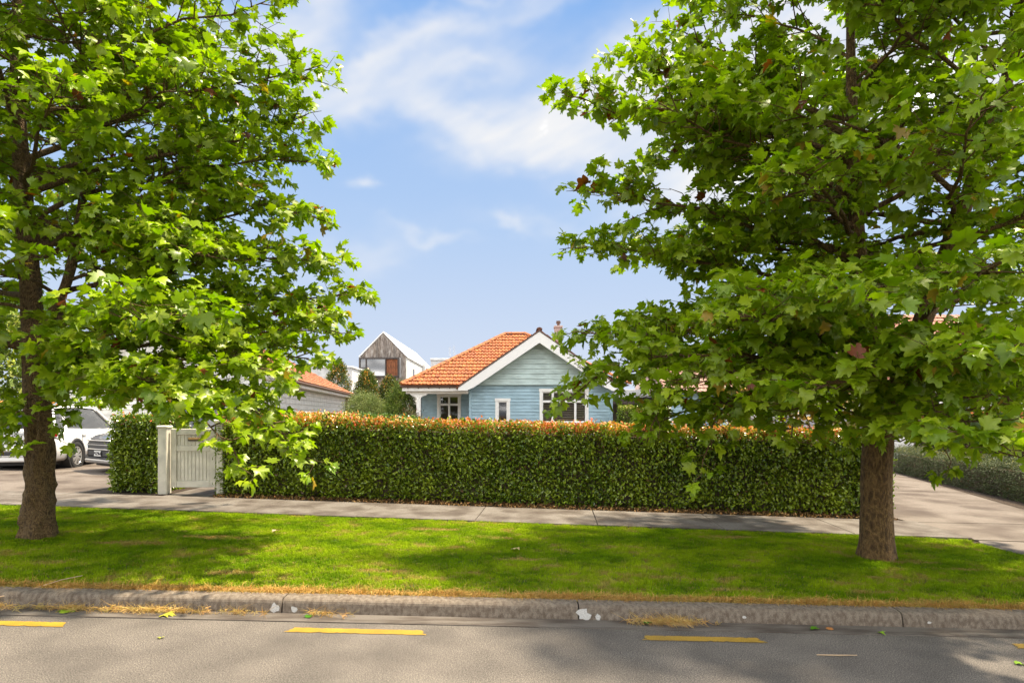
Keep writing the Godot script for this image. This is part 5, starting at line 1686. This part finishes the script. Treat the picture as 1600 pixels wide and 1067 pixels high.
func plane_tree(label: String, base: Vector3, bark: Material, stems: Array, knob: float, ringy: float, prof: Array, tips: Array, sprigs: Array, limbs: int, y_lo: float, y_hi: float, sd: int, inward: float) -> void:
	var g := RandomNumberGenerator.new()
	g.seed = sd
	var f := FastNoiseLite.new(); f.seed = sd; f.frequency = 1.0; f.fractal_octaves = 3
	var tree := thing("plane_tree", base, label, "tree", "street trees on the verge")
	var cr := Crown.new()
	# trunk, then leaders
	var leaders := []
	for i in stems.size():
		var pts := PackedVector3Array()
		var rad := PackedFloat32Array()
		for q in stems[i]:
			pts.append(Vector3(q[0], q[1], q[2]))
			rad.append(q[3])
		part("trunk" if i == 0 else "leader", trunk_mesh(pts, rad, 26 if i == 0 else 12, f, knob if i == 0 else 0.12, ringy if i == 0 else 0.0), bark, tree)
		leaders.append([pts, rad])
	var on := func(y: float, which: int) -> Array:
		var L: Array = leaders[which]
		for k in L[0].size() - 1:
			if y >= L[0][k].y and y <= L[0][k + 1].y:
				var t: float = (y - L[0][k].y) / (L[0][k + 1].y - L[0][k].y)
				return [L[0][k].lerp(L[0][k + 1], t), lerpf(L[1][k], L[1][k + 1], t)]
		return [L[0][-1], L[1][-1]]
	var axis := Vector3.ZERO
	var lo := prof.map(func(q): return [q[0] - base.y, q[1]])
	for k in limbs:
		var t := (k + 0.5) / limbs
		var y := lerpf(y_lo, y_hi, t) + g.randfn(0, 0.08)
		var az := k * 2.39996 + g.randfn(0, 0.25)
		var which := k % leaders.size()
		var st: Array = on.call(y, which)
		if st[0].y + 0.3 < y:
			st = on.call(y, 0 if leaders[0][0][-1].y > y else which)
		var rise := lerpf(-0.05, 1.1, t) + g.randfn(0, 0.2)
		var ty: float = minf(st[0].y + rise, 9.4)
		var R := limit_r(lo, ty) * g.randf_range(0.72, 0.95)
		# towards the street's middle the hand placed limbs shape the outline
		if cos(az - inward) > 0.55: R *= 0.82
		var e := Vector3(cos(az) * R, ty, sin(az) * R)
		part("branch", grow(cr, g, st[0], e, clampf(st[1] * 0.42, 0.014, 0.05), axis, lo, f, 0.22, 1.0), bark, tree)
	for q in tips:
		var e := Vector3(q[0], q[1], q[2]) - base
		var sy: float = clampf(e.y - q[3], y_lo, y_hi)
		var st: Array = on.call(sy, 0 if leaders.size() == 1 or leaders[0][0][-1].y > sy else 1)
		part("branch", grow(cr, g, st[0], e, 0.04, axis, lo, f, 0.3, 1.15), bark, tree)
	for q in sprigs:
		var s := Vector3(q[0], q[1], q[2]) - base
		var e := Vector3(q[3], q[4], q[5]) - base
		part("branch", grow(cr, g, s, e, 0.012, axis, lo, f, 0.05, 1.3, true), bark, tree)
	# leaves: the ones that show largest are parts, the rest one mass
	var shapes := []
	var singles := []
	for k in 6:
		shapes.append(leaf_shape(k + sd))
	var tones := [Color(0.18, 0.285, 0.007), Color(0.24, 0.35, 0.010), Color(0.32, 0.42, 0.014), Color(0.15, 0.25, 0.007)]
	for k in 12:
		var S: Dictionary = shapes[k % 6]
		var mb := MB.new()
		mb.v = S.v; mb.n = S.n
		mb.ix = S.ix
		for j in S.v.size(): mb.c.append(tones[k % 4] * (0.9 + 0.05 * (k / 4)))
		singles.append(mb.commit())
	var order := []
	for i in cr.at.size():
		var p: Vector3 = cr.at[i].origin + base - Vector3(0, 1.7, 0)
		if absf(p.x) < -p.z * 0.83 and p.y < -p.z * 0.67:
			order.append([cr.size[i] / -p.z, i])
	order.sort_custom(func(a, b): return a[0] > b[0])
	var alone := {}
	var crown := Node3D.new()
	crown.name = "crown"
	tree.add_child(crown)
	for k in mini(300, order.size()):
		var i: int = order[k][1]
		alone[i] = true
		var o := put("leaf", singles[i % 12], M.leaf, crown)
		o.transform = cr.at[i]
	var V := PackedVector3Array()
	var N := PackedVector3Array()
	var C := PackedColorArray()
	var I := PackedInt32Array()
	for i in cr.at.size():
		if alone.has(i): continue
		var S: Dictionary = shapes[cr.kind[i]]
		var b := V.size()
		var tr: Transform3D = cr.at[i]
		V.append_array(tr * S.v)
		N.append_array(Transform3D(tr.basis.orthonormalized(), Vector3.ZERO) * S.n)
		for j in S.v.size(): C.append(cr.col[i])
		for j in S.ix: I.append(b + j)
	var am := MB.new()
	am.v = V; am.n = N; am.c = C; am.ix = I
	var fo := put("foliage", am.commit(), M.leaf, crown)
	fo.set_meta("kind", "stuff")
	print("leaves ", cr.at.size())

func make_trees() -> void:
	var bl := Vector3(-5.68, gy(-5.68) + 0.11, -7.37)
	plane_tree("plane tree with a knobbly ringed trunk on the left of the verge", bl, M.bark_a,
		[[[0, -0.05, 0, 0.20], [0.0, 0.12, 0, 0.175], [0.0, 0.5, 0, 0.155], [0.0, 1.1, 0, 0.145], [-0.03, 1.7, 0, 0.135], [-0.1, 2.6, -0.03, 0.115], [-0.16, 3.8, 0, 0.10], [-0.22, 5.2, 0.05, 0.075], [-0.25, 6.8, 0.0, 0.05], [-0.25, 8.6, 0.0, 0.02]],
		[[0.05, 2.5, 0.02, 0.06], [0.42, 3.1, 0.1, 0.055], [0.62, 4.2, 0.1, 0.045], [0.7, 5.6, 0.0, 0.03], [0.85, 7.4, 0.0, 0.015]]], 0.38, 1.0,
		[[1.2, 2.7], [1.7, 3.3], [2.3, 3.55], [2.8, 3.75], [3.25, 3.85], [3.7, 3.4], [4.2, 3.35], [5.0, 3.3], [5.8, 3.3], [6.5, 3.0], [7.2, 2.8], [8.5, 2.0], [9.6, 0.8]],
		[[-2.45, 5.85, -7.4, 1.1], [-2.55, 5.35, -7.6, 1.0], [-2.5, 4.85, -7.6, 0.9], [-2.35, 4.16, -7.4, 0.6], [-2.25, 3.55, -7.2, 0.5], [-2.05, 3.2, -7.5, 0.6], [-2.3, 2.75, -7.8, 0.4], [-2.45, 2.35, -7.2, 0.2], [-2.85, 6.6, -7.3, 1.2], [-2.6, 2.2, -6.4, 0.1], [-2.9, 2.6, -5.6, 0.3], [-3.1, 1.95, -5.7, -0.1], [-2.7, 3.2, -8.9, 0.4]],
		[[-3.3, 2.0, -6.5, -2.15, 1.42, -6.0], [-3.5, 1.95, -5.9, -2.5, 1.36, -5.5], [-3.4, 2.1, -7.3, -2.65, 1.55, -7.0], [-5.3, 1.9, -6.8, -4.95, 1.45, -6.4], [-5.9, 1.85, -6.7, -5.6, 1.42, -6.2], [-6.3, 1.9, -7.0, -6.1, 1.4, -6.5]],
		60, 1.7, 7.6, 5, 0.0)
	var br := Vector3(4.32, gy(4.32) + 0.11, -7.27)
	plane_tree("plane tree with a straight brown trunk on the right of the verge", br, M.bark_b,
		[[[0, -0.05, 0, 0.215], [0, 0.12, 0, 0.19], [0, 0.5, 0, 0.172], [0, 1.1, 0, 0.165], [0.02, 1.55, 0, 0.165], [-0.02, 2.1, 0, 0.13], [-0.16, 3.0, 0, 0.10], [-0.25, 4.2, 0, 0.08], [-0.3, 5.6, 0, 0.055], [-0.32, 7.4, 0.0, 0.03], [-0.3, 8.8, 0, 0.015]],
		[[0.03, 1.4, 0.0, 0.11], [0.22, 2.0, 0.05, 0.115], [0.5, 2.9, 0.12, 0.11], [0.85, 3.9, 0.15, 0.095], [1.2, 4.9, 0.15, 0.08], [1.6, 6.2, 0.1, 0.06], [1.85, 8.0, 0.0, 0.03]]], 0.08, 0.0,
		[[1.2, 3.0], [1.6, 3.45], [2.2, 3.7], [2.7, 3.95], [3.1, 3.45], [3.4, 3.05], [3.8, 3.7], [4.4, 3.6], [5.0, 3.3], [5.5, 3.75], [5.9, 3.2], [6.3, 2.7], [7.0, 2.4], [8.5, 1.9], [9.6, 0.8]],
		[[1.95, 6.3, -7.3, 1.3], [1.45, 5.85, -7.2, 1.2], [0.8, 5.45, -7.3, 1.2], [0.95, 4.45, -7.4, 0.9], [0.85, 3.75, -7.4, 0.7], [0.85, 2.7, -7.4, 0.3], [1.15, 2.2, -7.1, 0.0], [1.3, 2.35, -6.5, 0.2], [1.7, 2.0, -6.0, 0.0], [2.0, 2.6, -5.4, 0.4], [1.5, 4.9, -6.3, 1.0], [1.6, 3.0, -8.6, 0.5], [2.6, 1.95, -5.2, 0.0], [3.6, 2.1, -4.6, 0.1]],
		[[1.9, 2.0, -6.9, 1.42, 1.42, -6.5], [2.3, 1.9, -6.7, 2.05, 1.38, -6.4], [3.1, 1.85, -6.4, 2.75, 1.42, -6.1], [4.2, 1.9, -6.7, 4.05, 1.48, -6.2], [5.2, 1.85, -6.8, 5.1, 1.38, -6.3], [5.0, 1.9, -6.2, 4.75, 1.42, -5.9], [3.6, 1.85, -6.9, 3.5, 1.46, -6.3], [4.6, 1.8, -6.9, 4.5, 1.4, -6.4], [1.1, 2.2, -7.1, 0.72, 1.95, -6.9]],
		64, 1.7, 7.6, 9, PI)

# ---------------------------------------------------------------- small things on the ground
func make_litter() -> void:
	var spots := [[-3.62, 5.03, 0.16, 0.012, Color(0.19, 0.27, 0.02), "bright green leaf folded in the gutter below the straw coloured edge"], [-2.86, 5.02, 0.15, 0.012, Color(0.34, 0.33, 0.04), "yellow green leaf curled in the gutter clippings"], [-1.68, 5.03, 0.08, 0.012, Color(0.05, 0.14, 0.012), "small dark green leaf in the gutter left of the middle yellow dash"], [-2.6, 4.55, 0.06, 0.004, Color(0.34, 0.36, 0.05), "tiny yellow leaf on the open asphalt at left"],
		[1.12, 5.06, 0.09, 0.03, Color(0.05, 0.16, 0.012), "dark green leaf on the clippings behind the right yellow dash"], [2.45, 5.03, 0.1, 0.012, Color(0.08, 0.2, 0.012), "green leaf in the gutter right of the clippings"], [2.98, 4.98, 0.08, 0.012, Color(0.24, 0.4, 0.03), "light green leaf in the gutter nearest the right tree"], [2.6, 5.02, 0.07, 0.012, Color(0.4, 0.18, 0.06), "brown leaf beside the green leaf in the gutter"], [3.62, 4.42, 0.08, 0.004, Color(0.2, 0.34, 0.04), "green leaf on the asphalt at the far right"],
		[0.03, 7.15, 0.13, 0.165, Color(0.5, 0.38, 0.16), "pale dead leaf lying on the middle of the grass"], [-3.0, 7.85, 0.12, 0.165, Color(0.55, 0.45, 0.28), "pale dead leaf on the sunny grass right of the left tree's shadow"]]
	for q in spots:
		var S := leaf_shape(int(absf(q[0]) * 10.0))
		var mb := MB.new()
		mb.v = S.v; mb.n = S.n; mb.ix = S.ix
		for j in S.v.size(): mb.c.append(q[4])
		var o := put("fallen_leaf", mb.commit(), M.fallen)
		var s: float = q[2] * 0.8
		o.transform = Transform3D(Basis(Vector3.UP, rng.randf() * TAU) * Basis(Vector3.RIGHT, -1.35).scaled(Vector3.ONE * s), Vector3(q[0], gy(q[0]) + q[3] + 0.02 * s, -q[1]))
		tag(o, q[5], "leaf", "fallen leaves")
	var tw := MB.new()
	var p := PackedVector3Array()
	for k in 6:
		var t := k / 5.0
		var x := lerpf(-4.45, -3.85, t)
		p.append(Vector3(x, gy(x) + lerpf(0.05, 0.19, t) + 0.008 * sin(k * 2.0), -lerpf(5.02, 5.5, t)))
	tw.tube(p, PackedFloat32Array([0.005, 0.006, 0.006, 0.005, 0.004, 0.003]), 6)
	var t := put("twig", tw.commit(), M.twig)
	tag(t, "thin bare twig leaning over the kerb at the left edge", "twig")
	for q in [[2.38, 4.49, 0.3, "thin reddish stick lying on the dark asphalt"], [5.0, 5.05, 0.4, "pale dry stalk in the gutter at the right edge"]]:
		var sm := MB.new()
		sm.tube(PackedVector3Array([Vector3(-q[2] / 2, 0, 0), Vector3(0, 0.004, 0.012), Vector3(q[2] / 2, 0, -0.01)]), PackedFloat32Array([0.004, 0.005, 0.003]), 6)
		var so := put("stick", sm.commit(), M.twig)
		so.position = Vector3(q[0], gy(q[0]) + (0.006 if q[1] < 4.9 else 0.016), -q[1])
		so.rotation.z = -0.0225
		tag(so, q[3], "stick")
